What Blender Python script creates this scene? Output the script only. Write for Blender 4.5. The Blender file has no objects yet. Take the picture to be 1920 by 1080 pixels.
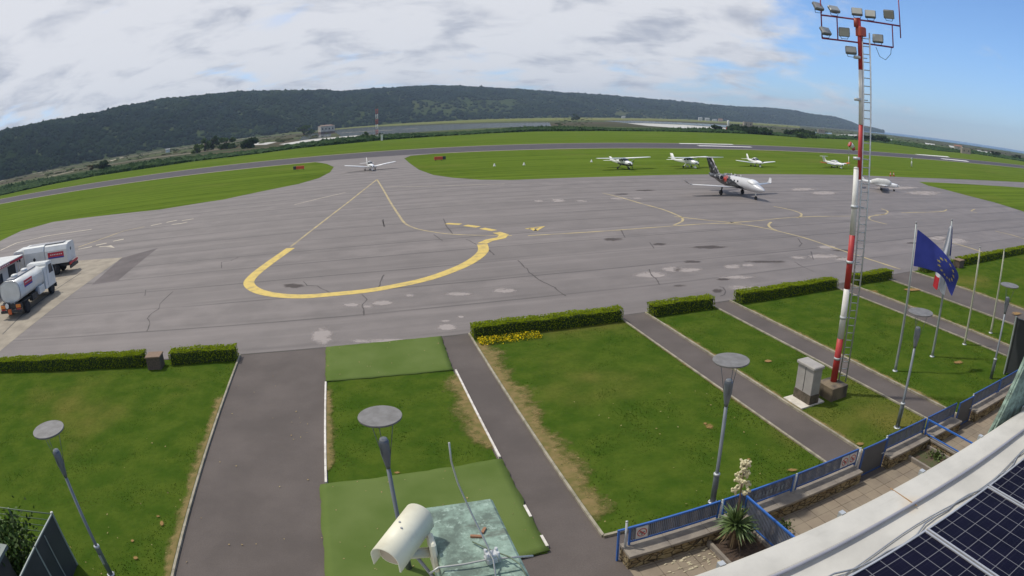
import bpy, bmesh, math, random
import numpy as np
from mathutils import Vector, Matrix
R = math.radians
rnd = random.Random(7)
scene = bpy.context.scene
C = scene.collection

# ------------------------------------------------------------------ camera
CAM_H = 10.5
F_, K3, K4, PITCH, PHI, PPX, PPY = 1.21572763, 0.0844571365, -0.0244843419, 0.235931529, 0.358529893, 109.706, -51.819
cam_data = bpy.data.cameras.new('camera')
cam = bpy.data.objects.new('camera', cam_data)
C.objects.link(cam)
cam.location = (0, 0, CAM_H)
cam.rotation_euler = (math.pi / 2 - PITCH, 0, -PHI)
cam_data.type = 'PANO'                       # the wide webcam lens: a real fisheye projection
cam_data.panorama_type = 'FISHEYE_LENS_POLYNOMIAL'
cam_data.sensor_width = 32.0
cam_data.fisheye_fov = 2.9
cam_data.fisheye_polynomial_k0 = 0.0
cam_data.fisheye_polynomial_k1 = -1.0 / F_ / 16.0
cam_data.fisheye_polynomial_k2 = 0.0
cam_data.fisheye_polynomial_k3 = -K3 / 16.0 ** 3
cam_data.fisheye_polynomial_k4 = -K4 / 16.0 ** 4
cam_data.shift_x = -PPX / 1920.0
cam_data.shift_y = PPY / 1080.0
cam_data.clip_start = 0.05
cam_data.clip_end = 60000.0
scene.camera = cam

# ------------------------------------------------------------------ sky, sun, exposure
SUN_AZ_VEC = Vector((-0.42, 0.34, 1.0)).normalized()     # towards the sun
SUN_EL = math.asin(SUN_AZ_VEC.z)
world = bpy.data.worlds.new('World')
scene.world = world
world.use_nodes = True


def build_world():
    nt = world.node_tree
    nt.nodes.clear()
    N, L = nt.nodes.new, nt.links.new

    def math_(op, a, b=None, clamp=False):
        n = N('ShaderNodeMath'); n.operation = op; n.use_clamp = clamp
        for i, v in enumerate((a, b)):
            if v is None: continue
            if isinstance(v, (int, float)): n.inputs[i].default_value = v
            else: L(v, n.inputs[i])
        return n.outputs[0]

    def ss(v, lo, hi):
        n = N('ShaderNodeMapRange'); n.interpolation_type = 'SMOOTHSTEP'
        L(v, n.inputs[0]); n.inputs[1].default_value = lo; n.inputs[2].default_value = hi
        return n.outputs[0]

    def mix(fac, a, b):
        n = N('ShaderNodeMix'); n.data_type = 'RGBA'
        if isinstance(fac, float): n.inputs[0].default_value = fac
        else: L(fac, n.inputs[0])
        for s, v in ((6, a), (7, b)):
            if isinstance(v, tuple): n.inputs[s].default_value = (*v, 1)
            else: L(v, n.inputs[s])
        return n.outputs[2]

    tc = N('ShaderNodeTexCoord')
    sep = N('ShaderNodeSeparateXYZ'); L(tc.outputs['Generated'], sep.inputs[0])
    x, y, z = sep.outputs
    zc = math_('ADD', math_('MAXIMUM', z, 0.0), 0.24)
    u = math_('DIVIDE', x, zc); v = math_('DIVIDE', y, zc)
    uv = N('ShaderNodeCombineXYZ'); L(u, uv.inputs[0]); L(v, uv.inputs[1])

    def noise(scale, detail, rough, off, sx=1.0, sy=1.0, rot=0.0, dist=0.0):
        m = N('ShaderNodeMapping'); L(uv.outputs[0], m.inputs[0])
        m.inputs['Location'].default_value = (off, off * .7, off * .3)
        m.inputs['Scale'].default_value = (sx, sy, 1); m.inputs['Rotation'].default_value = (0, 0, rot)
        n = N('ShaderNodeTexNoise'); L(m.outputs[0], n.inputs['Vector'])
        n.inputs['Scale'].default_value = scale; n.inputs['Detail'].default_value = detail
        n.inputs['Roughness'].default_value = rough; n.inputs['Distortion'].default_value = dist
        return n.outputs['Fac']
    big = noise(0.75, 3, .5, 3.1)
    fine = noise(2.5, 8, .56, 8.2, 1.0, 1.25, .5, .3)
    # towards the right of the view (seaward) the cloud thins out to blue
    side = math_('ADD', math_('MULTIPLY', x, math.cos(PHI)), math_('MULTIPLY', y, -math.sin(PHI)))
    bias = math_('MULTIPLY', math_('MULTIPLY', ss(side, 0.08, 0.62), 0.40), math_('ADD', math_('MULTIPLY', ss(z, 0.0, 0.14), 0.42), 0.58))
    up = math_('MULTIPLY', ss(z, 0.03, 0.16), 0.05)
    dens = math_('SUBTRACT', math_('ADD', math_('ADD', math_('MULTIPLY', big, .5), math_('MULTIPLY', fine, .75)), up), bias)
    cover = ss(dens, 0.40, 0.62)
    cover = math_('MULTIPLY', cover, 0.96)
    shade = noise(3.0, 7, .58, 21.0, 1.0, 1.3, .4, .3)
    base = noise(0.7, 2, .5, 33.0)
    tone = ss(math_('ADD', math_('MULTIPLY', shade, .7), math_('MULTIPLY', base, .4)), 0.385, 0.60)
    cloud = mix(tone, (0.53, 0.56, 0.65), (0.96, 0.965, 1.0))
    sky = N('ShaderNodeTexSky'); sky.sky_type = 'NISHITA'; sky.sun_disc = False
    sky.sun_elevation = SUN_EL; sky.sun_rotation = math.atan2(SUN_AZ_VEC.x, SUN_AZ_VEC.y)
    sky.altitude = 0; sky.air_density = 1.0; sky.dust_density = 0.25; sky.ozone_density = 3.5
    bg = N('ShaderNodeBackground'); bg.inputs[1].default_value = 0.15
    hzn = mix(ss(z, -0.02, 0.22), (0.62, 0.78, 1.06), (0.72, 0.88, 1.08))
    tint = N('ShaderNodeMix'); tint.data_type = 'RGBA'; tint.blend_type = 'MULTIPLY'; tint.inputs[0].default_value = 1
    L(sky.outputs[0], tint.inputs[6]); L(hzn, tint.inputs[7])
    L(tint.outputs[2], bg.inputs[0])
    bg2 = N('ShaderNodeBackground'); L(cloud, bg2.inputs[0]); bg2.inputs[1].default_value = 0.83
    low = ss(z, 0.0, 0.05)
    ms = N('ShaderNodeMixShader'); L(math_('MULTIPLY', cover, math_('ADD', math_('MULTIPLY', low, .5), .5)), ms.inputs[0])
    L(bg.outputs[0], ms.inputs[1]); L(bg2.outputs[0], ms.inputs[2])
    out = N('ShaderNodeOutputWorld'); L(ms.outputs[0], out.inputs[0])


build_world()
sun_data = bpy.data.lights.new('sun', 'SUN')
sun_data.energy = 3.0
sun_data.angle = R(2.5)
sun_data.color = (1.0, 0.95, 0.87)
sun = bpy.data.objects.new('sun', sun_data)
C.objects.link(sun)
sun.rotation_euler = SUN_AZ_VEC.to_track_quat('Z', 'Y').to_euler()
vs = scene.view_settings
vs.view_transform = 'Standard'; vs.look = 'None'; vs.exposure = 0.0; vs.gamma = 1.0
scene.render.engine = 'CYCLES'
scene.cycles.max_bounces = 6
scene.cycles.diffuse_bounces = 2
scene.cycles.glossy_bounces = 3
scene.cycles.volume_bounces = 0
scene.cycles.transparent_max_bounces = 12
scene.cycles.use_denoising = True


# ------------------------------------------------------------------ photo pixel -> point in the world (on the level z)
def ray(px, py):
    dx, dy = px - (960 + PPX), py - (540 + PPY)
    r = math.hypot(dx, dy); rr = r / 960.0
    th = rr / F_ + K3 * rr ** 3 + K4 * rr ** 4
    s = math.sin(th) / max(r, 1e-9)
    cx, cy, cz = dx * s, -dy * s, math.cos(th)
    X, Y, Z = cx, cz * math.cos(PITCH) + cy * math.sin(PITCH), -cz * math.sin(PITCH) + cy * math.cos(PITCH)
    c, s2 = math.cos(PHI), math.sin(PHI)
    return X * c + Y * s2, -X * s2 + Y * c, Z


def at(px, py, z=0.0, cap=2600.0):
    a, b, c = ray(px, py)
    h = math.hypot(a, b)
    t = (z - CAM_H) / c if c * (z - CAM_H) > 0 else 1e9
    t = min(t, cap / h)
    return Vector((a * t, b * t, z))


def bearing(px, py, dist):
    a, b, c = ray(px, py); h = math.hypot(a, b)
    return Vector((a / h * dist, b / h * dist, CAM_H + c / h * dist))


# ------------------------------------------------------------------ materials
MATS = {}


def mat(name, col, rough=.6, metal=0.0, col2=None, scale=4.0, bump=0.0, bscale=None, spec=.5, detail=5, lo=.35, hi=.65,
        stretch=(1, 1, 1), trans=0.0, clear=0.0):
    if name in MATS: return MATS[name]
    m = bpy.data.materials.new(name); m.use_nodes = True
    nt = m.node_tree; b = nt.nodes['Principled BSDF']
    b.inputs['Base Color'].default_value = (*col, 1)
    b.inputs['Roughness'].default_value = rough; b.inputs['Metallic'].default_value = metal
    b.inputs['Specular IOR Level'].default_value = spec
    if clear: b.inputs['Coat Weight'].default_value = clear
    tc = nt.nodes.new('ShaderNodeTexCoord')
    mp = nt.nodes.new('ShaderNodeMapping'); mp.inputs['Scale'].default_value = stretch
    nt.links.new(tc.outputs['Object'], mp.inputs[0])
    if col2 is None: col2 = tuple(c * .86 for c in col)
    n = nt.nodes.new('ShaderNodeTexNoise'); n.inputs['Scale'].default_value = scale; n.inputs['Detail'].default_value = detail
    nt.links.new(mp.outputs[0], n.inputs['Vector'])
    mr = nt.nodes.new('ShaderNodeMapRange'); mr.inputs[1].default_value = lo; mr.inputs[2].default_value = hi
    nt.links.new(n.outputs['Fac'], mr.inputs[0])
    mx = nt.nodes.new('ShaderNodeMix'); mx.data_type = 'RGBA'
    mx.inputs[6].default_value = (*col, 1); mx.inputs[7].default_value = (*col2, 1)
    nt.links.new(mr.outputs[0], mx.inputs[0]); nt.links.new(mx.outputs[2], b.inputs['Base Color'])
    if bump:
        n2 = nt.nodes.new('ShaderNodeTexNoise'); n2.inputs['Scale'].default_value = bscale or scale * 4; n2.inputs['Detail'].default_value = 4
        nt.links.new(mp.outputs[0], n2.inputs['Vector'])
        bp = nt.nodes.new('ShaderNodeBump'); bp.inputs['Strength'].default_value = bump; bp.inputs['Distance'].default_value = .05
        nt.links.new(n2.outputs['Fac'], bp.inputs['Height']); nt.links.new(bp.outputs[0], b.inputs['Normal'])
    if trans:
        b.inputs['Transmission Weight'].default_value = trans
    MATS[name] = m
    return m


class Nodes:
    """small helper to write node graphs compactly"""
    def __init__(s, name):
        s.m = bpy.data.materials.new(name); s.m.use_nodes = True
        s.nt = s.m.node_tree; s.b = s.nt.nodes['Principled BSDF']
        s.tc = s.nt.nodes.new('ShaderNodeTexCoord').outputs['Object']
        MATS[name] = s.m

    def put(s, v, sock):
        if isinstance(v, (int, float)): sock.default_value = v
        elif isinstance(v, tuple): sock.default_value = (*v, 1) if len(sock.default_value) == 4 and len(v) == 3 else v
        else: s.nt.links.new(v, sock)

    def math(s, op, a, b=None, clamp=False):
        n = s.nt.nodes.new('ShaderNodeMath'); n.operation = op; n.use_clamp = clamp
        s.put(a, n.inputs[0])
        if b is not None: s.put(b, n.inputs[1])
        return n.outputs[0]

    def noise(s, scale, detail=4, rough=.5, stretch=(1, 1, 1), off=(0, 0, 0), rot=0, dist=0.0):
        m = s.nt.nodes.new('ShaderNodeMapping'); s.nt.links.new(s.tc, m.inputs[0])
        m.inputs['Scale'].default_value = stretch; m.inputs['Location'].default_value = off; m.inputs['Rotation'].default_value = (0, 0, rot)
        n = s.nt.nodes.new('ShaderNodeTexNoise'); s.nt.links.new(m.outputs[0], n.inputs['Vector'])
        n.inputs['Scale'].default_value = scale; n.inputs['Detail'].default_value = detail
        n.inputs['Roughness'].default_value = rough; n.inputs['Distortion'].default_value = dist
        return n.outputs['Fac']

    def rng(s, v, lo, hi, a=0.0, b=1.0):
        n = s.nt.nodes.new('ShaderNodeMapRange'); n.interpolation_type = 'SMOOTHSTEP'
        s.put(v, n.inputs[0]); n.inputs[1].default_value = lo; n.inputs[2].default_value = hi
        n.inputs[3].default_value = a; n.inputs[4].default_value = b
        return n.outputs[0]

    def mix(s, f, a, b, mode='MIX'):
        n = s.nt.nodes.new('ShaderNodeMix'); n.data_type = 'RGBA'; n.blend_type = mode
        s.put(f, n.inputs[0]); s.put(a, n.inputs[6]); s.put(b, n.inputs[7])
        return n.outputs[2]

    def xyz(s):
        n = s.nt.nodes.new('ShaderNodeSeparateXYZ'); s.nt.links.new(s.tc, n.inputs[0]); return n.outputs

    def bump(s, h, strength=.4, dist=.05):
        n = s.nt.nodes.new('ShaderNodeBump'); n.inputs['Strength'].default_value = strength; n.inputs['Distance'].default_value = dist
        s.put(h, n.inputs['Height']); s.nt.links.new(n.outputs[0], s.b.inputs['Normal'])

    def leafy(s, col, rough=.7, spec=.2, through=.35):
        """thin leaf: part of the light passes through it"""
        s.done(col, rough, spec)
        t = s.nt.nodes.new('ShaderNodeBsdfTranslucent'); s.put(col, t.inputs[0])
        m = s.nt.nodes.new('ShaderNodeMixShader'); m.inputs[0].default_value = through
        o = s.nt.nodes['Material Output']
        s.nt.links.new(s.b.outputs[0], m.inputs[1]); s.nt.links.new(t.outputs[0], m.inputs[2]); s.nt.links.new(m.outputs[0], o.inputs[0])
        return s.m

    def done(s, col, rough=.8, spec=.3):
        s.put(col, s.b.inputs['Base Color']); s.put(rough, s.b.inputs['Roughness']); s.b.inputs['Specular IOR Level'].default_value = spec
        return s.m


# ------------------------------------------------------------------ mesh building
class MB:
    def __init__(s): s.v = []; s.f = []; s.mi = []; s.sm = []

    def add(s, vs_, fs, mi=0, smooth=False, M=None):
        o = len(s.v)
        if M is not None: vs_ = [tuple(M @ Vector(p)) for p in vs_]
        s.v += [tuple(p) for p in vs_]
        for f in fs: s.f.append([i + o for i in f]); s.mi.append(mi); s.sm.append(smooth)
        return s

    def box(s, c, d, mi=0, rz=0.0, M=None, top=None):
        x, y, z = (k / 2 for k in d)
        t = top or (1, 1)
        vs_ = [(-x, -y, -z), (x, -y, -z), (x, y, -z), (-x, y, -z), (-x * t[0], -y * t[1], z), (x * t[0], -y * t[1], z), (x * t[0], y * t[1], z), (-x * t[0], y * t[1], z)]
        m = Matrix.Translation(c) @ Matrix.Rotation(rz, 4, 'Z')
        if M is not None: m = M @ m
        return s.add(vs_, [(0, 3, 2, 1), (4, 5, 6, 7), (0, 1, 5, 4), (1, 2, 6, 5), (2, 3, 7, 6), (3, 0, 4, 7)], mi, False, m)

    def bbox(s, c, d, bev=.02, mi=0, rz=0.0, M=None):
        """box with chamfered vertical and top edges"""
        x, y, z = (k / 2 for k in d); b = bev
        def ring(xx, yy, zz, bb): return [(-xx + bb, -yy, zz), (xx - bb, -yy, zz), (xx, -yy + bb, zz), (xx, yy - bb, zz), (xx - bb, yy, zz), (-xx + bb, yy, zz), (-xx, yy - bb, zz), (-xx, -yy + bb, zz)]
        rings = [ring(x, y, -z, b), ring(x, y, z - b, b), ring(x - b, y - b, z, b * .6)]
        m = Matrix.Translation(c) @ Matrix.Rotation(rz, 4, 'Z')
        if M is not None: m = M @ m
        return s.loft(rings, mi, True, False, m)

    def loft(s, rings, mi=0, cap=True, smooth=True, M=None, closed=True):
        n = len(rings[0]); vs_ = [p for r in rings for p in r]; fs = []
        for i in range(len(rings) - 1):
            for j in range(n if closed else n - 1):
                k = (j + 1) % n
                fs.append((i * n + j, i * n + k, (i + 1) * n + k, (i + 1) * n + j))
        s.add(vs_, fs, mi, smooth, M)
        if cap:
            o = len(s.v) - len(vs_)
            s.f.append([o + j for j in range(n)][::-1]); s.mi.append(mi); s.sm.append(False)
            s.f.append([o + (len(rings) - 1) * n + j for j in range(n)]); s.mi.append(mi); s.sm.append(False)
        return s

    def tube(s, pts, r, n=8, mi=0, smooth=True, M=None):
        pts = [Vector(p) for p in pts]; rings = []
        rs = r if isinstance(r, (list, tuple)) else [r] * len(pts)
        up = None
        for i, p in enumerate(pts):
            d = (pts[min(i + 1, len(pts) - 1)] - pts[max(i - 1, 0)]).normalized()
            if up is None:
                up = Vector((0, 0, 1)) if abs(d.z) < .9 else Vector((1, 0, 0))
            a = d.cross(up)
            if a.length < 1e-4: a = d.cross(Vector((0, 1, 0)))
            a.normalize(); b = a.cross(d).normalized(); up = b
            rings.append([tuple(p + (a * math.cos(2 * math.pi * k / n) + b * math.sin(2 * math.pi * k / n)) * rs[i]) for k in range(n)])
        return s.loft(rings, mi, True, smooth, M)

    def lathe(s, prof, n=16, mi=0, axis='Z', M=None, smooth=True, cap=True):
        rings = []
        for r, h in prof:
            ring = []
            for k in range(n):
                a = 2 * math.pi * k / n
                p = (r * math.cos(a), r * math.sin(a), h)
                if axis == 'X': p = (p[2], p[0], p[1])
                if axis == 'Y': p = (p[1], p[2], p[0])
                ring.append(p)
            rings.append(ring)
        return s.loft(rings, mi, cap, smooth, M)

    def prism(s, poly, z0, z1, mi=0, M=None):
        n = len(poly)
        vs_ = [(x, y, z0) for x, y in poly] + [(x, y, z1) for x, y in poly]
        fs = [list(range(n))[::-1], list(range(n, 2 * n))] + [(i, (i + 1) % n, n + (i + 1) % n, n + i) for i in range(n)]
        return s.add(vs_, fs, mi, False, M)

    def face(s, pts, mi=0, M=None): return s.add(pts, [list(range(len(pts)))], mi, False, M)

    def strip(s, pts, w, z=0.0, mi=0):
        """flat ribbon along ground points"""
        pts = [Vector((p[0], p[1], 0)) for p in pts]; vs_ = []
        n = len(pts)
        for i, p in enumerate(pts):
            d = (pts[min(i + 1, n - 1)] - pts[max(i - 1, 0)])
            d.normalize()
            k = Vector((-d.y, d.x, 0))
            if 0 < i < n - 1:
                d1 = (pts[i] - pts[i - 1]).normalized()
                k *= min(1.6, 1 / max(.5, abs(d.dot(d1))))
            ww = w[i] if isinstance(w, (list, tuple)) else w
            vs_ += [(p + k * ww / 2).to_tuple()[:2] + (z,), (p - k * ww / 2).to_tuple()[:2] + (z,)]
        return s.add(vs_, [(2 * i + 1, 2 * i + 3, 2 * i + 2, 2 * i) for i in range(n - 1)], mi)

    def build(s, name, mats, parent=None, loc=None, rz=0.0):
        me = bpy.data.meshes.new(name)
        me.from_pydata(s.v, [], s.f)
        for m in (mats if isinstance(mats, (list, tuple)) else [mats]): me.materials.append(m)
        me.polygons.foreach_set('material_index', s.mi)
        me.polygons.foreach_set('use_smooth', s.sm)
        me.update()
        bm = bmesh.new(); bm.from_mesh(me); bmesh.ops.recalc_face_normals(bm, faces=bm.faces) if s.closed_ok() else None
        bm.to_mesh(me); bm.free()
        o = bpy.data.objects.new(name, me); C.objects.link(o)
        if parent is not None: o.parent = parent
        if loc is not None: o.location = loc
        o.rotation_euler.z = rz
        return o

    def closed_ok(s): return len(s.f) > 3 and len(s.f) < 20000


def np_mesh(name, verts, faces, mats, parent=None, mi=None, smooth=False):
    """verts (n,3), faces (m,k) numpy -> one mesh object"""
    me = bpy.data.meshes.new(name)
    n, m, k = len(verts), len(faces), faces.shape[1]
    me.vertices.add(n); me.vertices.foreach_set('co', np.ascontiguousarray(verts, np.float32).ravel())
    me.loops.add(m * k); me.loops.foreach_set('vertex_index', np.ascontiguousarray(faces, np.int32).ravel())
    me.polygons.add(m); me.polygons.foreach_set('loop_start', np.arange(0, m * k, k, dtype=np.int32))
    try: me.polygons.foreach_set('loop_total', np.full(m, k, np.int32))
    except Exception: pass
    if mi is not None: me.polygons.foreach_set('material_index', np.ascontiguousarray(mi, np.int32))
    me.polygons.foreach_set('use_smooth', np.full(m, smooth, bool))
    me.update(calc_edges=True)
    for mm in (mats if isinstance(mats, (list, tuple)) else [mats]): me.materials.append(mm)
    o = bpy.data.objects.new(name, me); C.objects.link(o)
    if parent is not None: o.parent = parent
    return o


def tag(o, label=None, cat=None, group=None, kind=None):
    for k, v in (('label', label), ('category', cat), ('group', group), ('kind', kind)):
        if v: o[k] = v
    return o


def thing(name, label, cat, loc=(0, 0, 0), rz=0.0, group=None):
    o = bpy.data.objects.new(name, None); C.objects.link(o)
    o.location = loc; o.rotation_euler = (0, 0, rz); o.empty_display_size = .3
    return tag(o, label, cat, group)


def struct(o): o['kind'] = 'structure'; return o


def copy_tree(o, parent=None):
    c = o.copy(); C.objects.link(c)
    if parent is not None: c.parent = parent
    for ch in list(o.children): copy_tree(ch, c)
    return c


def poly_obj(name, pts, z, m):
    """flat polygon sheet (ground points), triangulated safely"""
    from mathutils.geometry import tessellate_polygon
    vs_ = [(p[0], p[1], z) for p in pts]
    tris = tessellate_polygon([[Vector(v) for v in vs_]])
    b = MB(); fs = []
    for t in tris:
        a, b_, c = (Vector(vs_[i]) for i in t)
        fs.append(t if (b_ - a).cross(c - a).z > 0 else t[::-1])
    b.add(vs_, fs)
    me = bpy.data.meshes.new(name); me.from_pydata(b.v, [], b.f); me.materials.append(m); me.update()
    o = bpy.data.objects.new(name, me); C.objects.link(o)
    return o


def leaf_cards(centers, size, rng, up=.3, aspect=1.6, flat=.7):
    """n small two-triangle leaf cards at centers with random orientation -> verts, quads"""
    n = len(centers)
    d = rng.normal(size=(n, 3)); d[:, 2] = np.where(up > 1, np.abs(d[:, 2]), d[:, 2]) * flat + up; d /= np.linalg.norm(d, axis=1, keepdims=True)
    t = np.cross(d, rng.normal(size=(n, 3))); t /= np.linalg.norm(t, axis=1, keepdims=True)
    b = np.cross(d, t)
    s = (size * rng.uniform(.6, 1.4, n))[:, None]
    a1, a2 = t * s * aspect * .5, b * s * .5
    v = np.stack([centers - a1, centers + a2 * .9, centers + a1, centers - a2 * .9], 1).reshape(-1, 3)
    return v, np.arange(4 * n).reshape(n, 4)
HAZE = 0.00011


# ================================================================== SETTING
def grass_mat(name, g1, g2, dry, dry_amt, scale, bump=.5, stripes=0.0):
    n = Nodes(name)
    a = n.noise(scale, 6, .6); b = n.noise(scale * .12, 4, .55, off=(3, 1, 0)); c = n.noise(scale * 7, 3, .6)
    col = n.mix(n.rng(a, .32, .68), g1, g2)
    col = n.mix(n.math('MULTIPLY', n.rng(b, .52, .74), dry_amt), col, dry)
    col = n.mix(n.rng(c, .3, .75, 0, .25), col, tuple(k * .5 for k in g1))
    if stripes:
        s = n.noise(.5, 3, .5, (.03, 1, 1), rot=-.04)
        col = n.mix(n.rng(s, .35, .65, 0, stripes), col, tuple(k * 1.25 for k in g2))
    n.bump(n.noise(scale * 9, 4, .7), bump, .06)
    return n.done(col, .95, 0.0)


M_FIELD = grass_mat('airfield_grass_blend', (.064, .106, .014), (.090, .132, .018), (.15, .15, .04), .75, .35, .3, .95)
M_LAWN = grass_mat('lawn_grass_blend', (.044, .084, .010), (.074, .110, .015), (.16, .14, .036), .9, .9, .25)
M_DRYL = grass_mat('worn_grass_blend', (.20, .15, .065), (.12, .125, .03), (.25, .17, .09), .9, 2.0, .6)


def marsh():
    n = Nodes('salt_marsh')
    a = n.noise(.02, 5, .6, (.25, 1, 1), rot=-.05); b = n.noise(.006, 4, .5, (.35, 1, 1), off=(5, 2, 0)); c = n.noise(.09, 4, .6, (.3, 1, 1))
    col = n.mix(n.rng(a, .36, .62), (.034, .048, .015), (.072, .052, .032))
    col = n.mix(n.rng(b, .46, .62), col, (.070, .098, .028))
    col = n.mix(n.rng(c, .64, .76, 0, .6), col, (.20, .165, .11))
    col = n.mix(n.rng(n.noise(.035, 4, .6, (.2, 1, 1), off=(9, 9, 0)), .6, .68), col, (.05, .07, .025))
    return n.done(col, .95, .1)


def asphalt(name, base, lanes=False):
    n = Nodes(name)
    sp = n.noise(22, 3, .7); bl = n.noise(.35, 5, .6); st = n.noise(1.0, 4, .6, (.035, .55, 1), off=(4, 0, 0))
    col = n.mix(n.rng(bl, .3, .7), tuple(k * .82 for k in base), tuple(k * 1.13 for k in base))
    col = n.mix(n.rng(sp, .35, .7, 0, .35), col, tuple(k * .62 for k in base))
    if lanes:
        x, y, z = n.xyz()
        wob = n.math('MULTIPLY', n.math('SUBTRACT', n.noise(.12, 3, .5, off=(1, 7, 0)), .5), .5)
        yy = n.math('DIVIDE', n.math('ADD', n.math('SUBTRACT', y, 28.15), wob), 4.78)
        lane = n.math('FLOOR', yy)
        wn = n.nt.nodes.new('ShaderNodeTexWhiteNoise'); wn.noise_dimensions = '1D'; n.put(lane, wn.inputs['W'])
        col = n.mix(n.rng(wn.outputs['Value'], 0, 1, 0, .55), col, tuple(k * .82 for k in base))
        fr = n.math('ABSOLUTE', n.math('SUBTRACT', n.math('FRACT', n.math('ADD', yy, .5)), .5))
        wid = n.math('ADD', n.math('MULTIPLY', y, .0005), .018)
        ln = n.math('SUBTRACT', 1.0, n.math('DIVIDE', fr, wid), True)
        var = n.rng(n.noise(.16, 3, .6, (1, .3, 1), off=(2, 2, 0)), .28, .5, .55, 1.0)
        col = n.mix(n.math('MULTIPLY', ln, var), col, tuple(k * .38 for k in base))
        # second set of fainter seams between the paving passes
        y2 = n.math('ADD', yy, .37)
        f2 = n.math('ABSOLUTE', n.math('SUBTRACT', n.math('FRACT', y2), .5))
        l2 = n.math('SUBTRACT', 1.0, n.math('DIVIDE', f2, .075), True)
        col = n.mix(n.math('MULTIPLY', l2, n.rng(n.noise(.09, 3, .6, off=(8, 3, 0)), .40, .6, .05, .6)), col, tuple(k * .55 for k in base))
        col = n.mix(n.rng(st, .46, .68, 0, .5), col, tuple(k * 1.22 for k in base))
        col = n.mix(n.rng(n.noise(1.0, 4, .6, (.03, .4, 1), off=(14, 5, 0)), .50, .70, 0, .5), col, tuple(k * .66 for k in base))
    n.bump(n.noise(40, 2, .6), .25, .02)
    return n.done(col, .74 if lanes else .86, .5 if lanes else .3)


M_APRON = asphalt('apron_asphalt', (.182, .159, .147), True)
M_PATH = asphalt('path_asphalt', (.112, .094, .084))
M_RUNWAY = asphalt('runway_asphalt', (.070, .062, .068))
M_DARKP = asphalt('patch_asphalt', (.13, .112, .108))
M_CONC = mat('pale_concrete', (.33, .285, .215), .85, col2=(.24, .205, .155), scale=.8, bump=.15, bscale=9)
M_KERB = mat('kerb_stone', (.36, .32, .24), .85, col2=(.22, .2, .14), scale=3, bump=.2)
M_WKERB = mat('white_painted_kerb', (.72, .68, .62), .8, col2=(.5, .46, .4), scale=4)
M_YELLOW = mat('yellow_paint', (.60, .44, .11), .75, col2=(.38, .29, .11), scale=1.6, lo=.46, hi=.72, detail=8)
M_FADED = mat('faded_yellow_paint', (.44, .35, .17), .8, col2=(.29, .24, .16), scale=.6, lo=.4, hi=.62)
M_WHITEP = mat('white_road_paint', (.62, .58, .50), .8, col2=(.42, .38, .32), scale=1.0)
M_TURF = mat('turf_mat_fibre', (.122, .165, .050), .95, col2=(.092, .136, .034), scale=.55, bump=.25, bscale=60, spec=0, detail=7)
M_MARSH = marsh()

sea = MB().face([(-9000, -400, -.9), (16000, -400, -.9), (16000, 16000, -.9), (-9000, 16000, -.9)]).build('sea', mat('sea_water', (.02, .05, .07), .25, spec=.5, scale=.01))
struct(sea)
ground = poly_obj('ground', [(-7000, -300), (1900, -300), (2050, 900), (1900, 1500), (2500, 2300), (5200, 5200), (4000, 8000), (-7000, 8000)], -.08, M_MARSH)
struct(ground)
# mown airfield, bounded by the reed ditch
edge_px = [(0, 367), (90, 347), (180, 330), (270, 316.5), (360, 303), (470, 290), (560, 278), (715, 263), (800, 257), (920, 250), (1000, 246.5), (1120, 245.5), (1240, 246.5), (1360, 249.5), (1420, 252), (1500, 258), (1600, 262), (1680, 271), (1760, 283), (1830, 289), (1920, 303)]
FIELD_EDGE = [at(*p) for p in edge_px]
field = poly_obj('airfield_grass', [(-420, -60), (-60, -60), (-60, 2), (60, 2), (60, -60), (700, -60)] + [(700, 300)] + [(p.x, p.y) for p in FIELD_EDGE[::-1]] + [(-420, 235)], -.02, M_FIELD)
struct(field)

# runway: slightly turned against the apron
rw = lambda x, far: (211.5 - .040 * x) if far else (180.5 - .042 * x)
runway = poly_obj('runway', [(-600, rw(-600, 0)), (700, rw(700, 0)), (700, rw(700, 1)), (-600, rw(-600, 1))], 0, M_RUNWAY)
struct(runway)
sh = MB()
for far, s in ((0, -1), (1, 1)):
    sh.strip([(x, rw(x, far) + s * .9) for x in (-600, -200, 0, 200, 400, 700)], 1.9, -.004)
struct(sh.build('runway_shoulder', mat('runway_shoulder_gravel', (.30, .26, .2), .9, scale=.5)))
mk = MB()
for quad in ([(1272, 268.6), (1372, 270.4), (1376, 271.4), (1276, 269.7)], [(1306, 272.7), (1406, 275.2), (1411, 276.3), (1312, 273.9)],
             [(1714, 288.8), (1776, 293.3), (1781, 295.0), (1722, 290.2)], [(1762, 296.8), (1812, 301.5), (1818, 303.4), (1769, 298.4)]):
    mk.face([(*at(*q)[:2], .03) for q in quad])
struct(mk.build('runway_marking', mat('runway_white_paint', (.8, .78, .74), .7, scale=.5)))

# apron
ap_px = [(0, 452), (40, 433), (100, 416), (170, 407), (300, 393), (420, 374), (500, 357), (560, 345), (598, 334), (619, 323), (626, 313), (612, 307), (588, 303.5)]
ap_px2 = [(770, 292), (758, 297), (768, 306), (785, 318), (812, 328), (850, 333.5), (900, 337), (960, 337.5), (1050, 334), (1150, 331), (1280, 327.5), (1400, 326.5), (1500, 327), (1600, 328.5), (1713, 333), (1820, 337), (1920, 342)]
pts = [(-75, 28.15)] + [(p.x, p.y) for p in (at(*q) for q in ap_px)] + [(-38, 181.7), (30, 179.4)] + [(p.x, p.y) for p in (at(*q) for q in ap_px2)] + [(300, 86), (300, 28.15)]
apron = poly_obj('apron_pavement', pts, .006, M_APRON); struct(apron)
isl = [(1723, 341), (1780, 343.5), (1920, 352)]; isl2 = [(1920, 397), (1866, 380), (1813, 366.5), (1770, 355), (1740, 348)]
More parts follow.
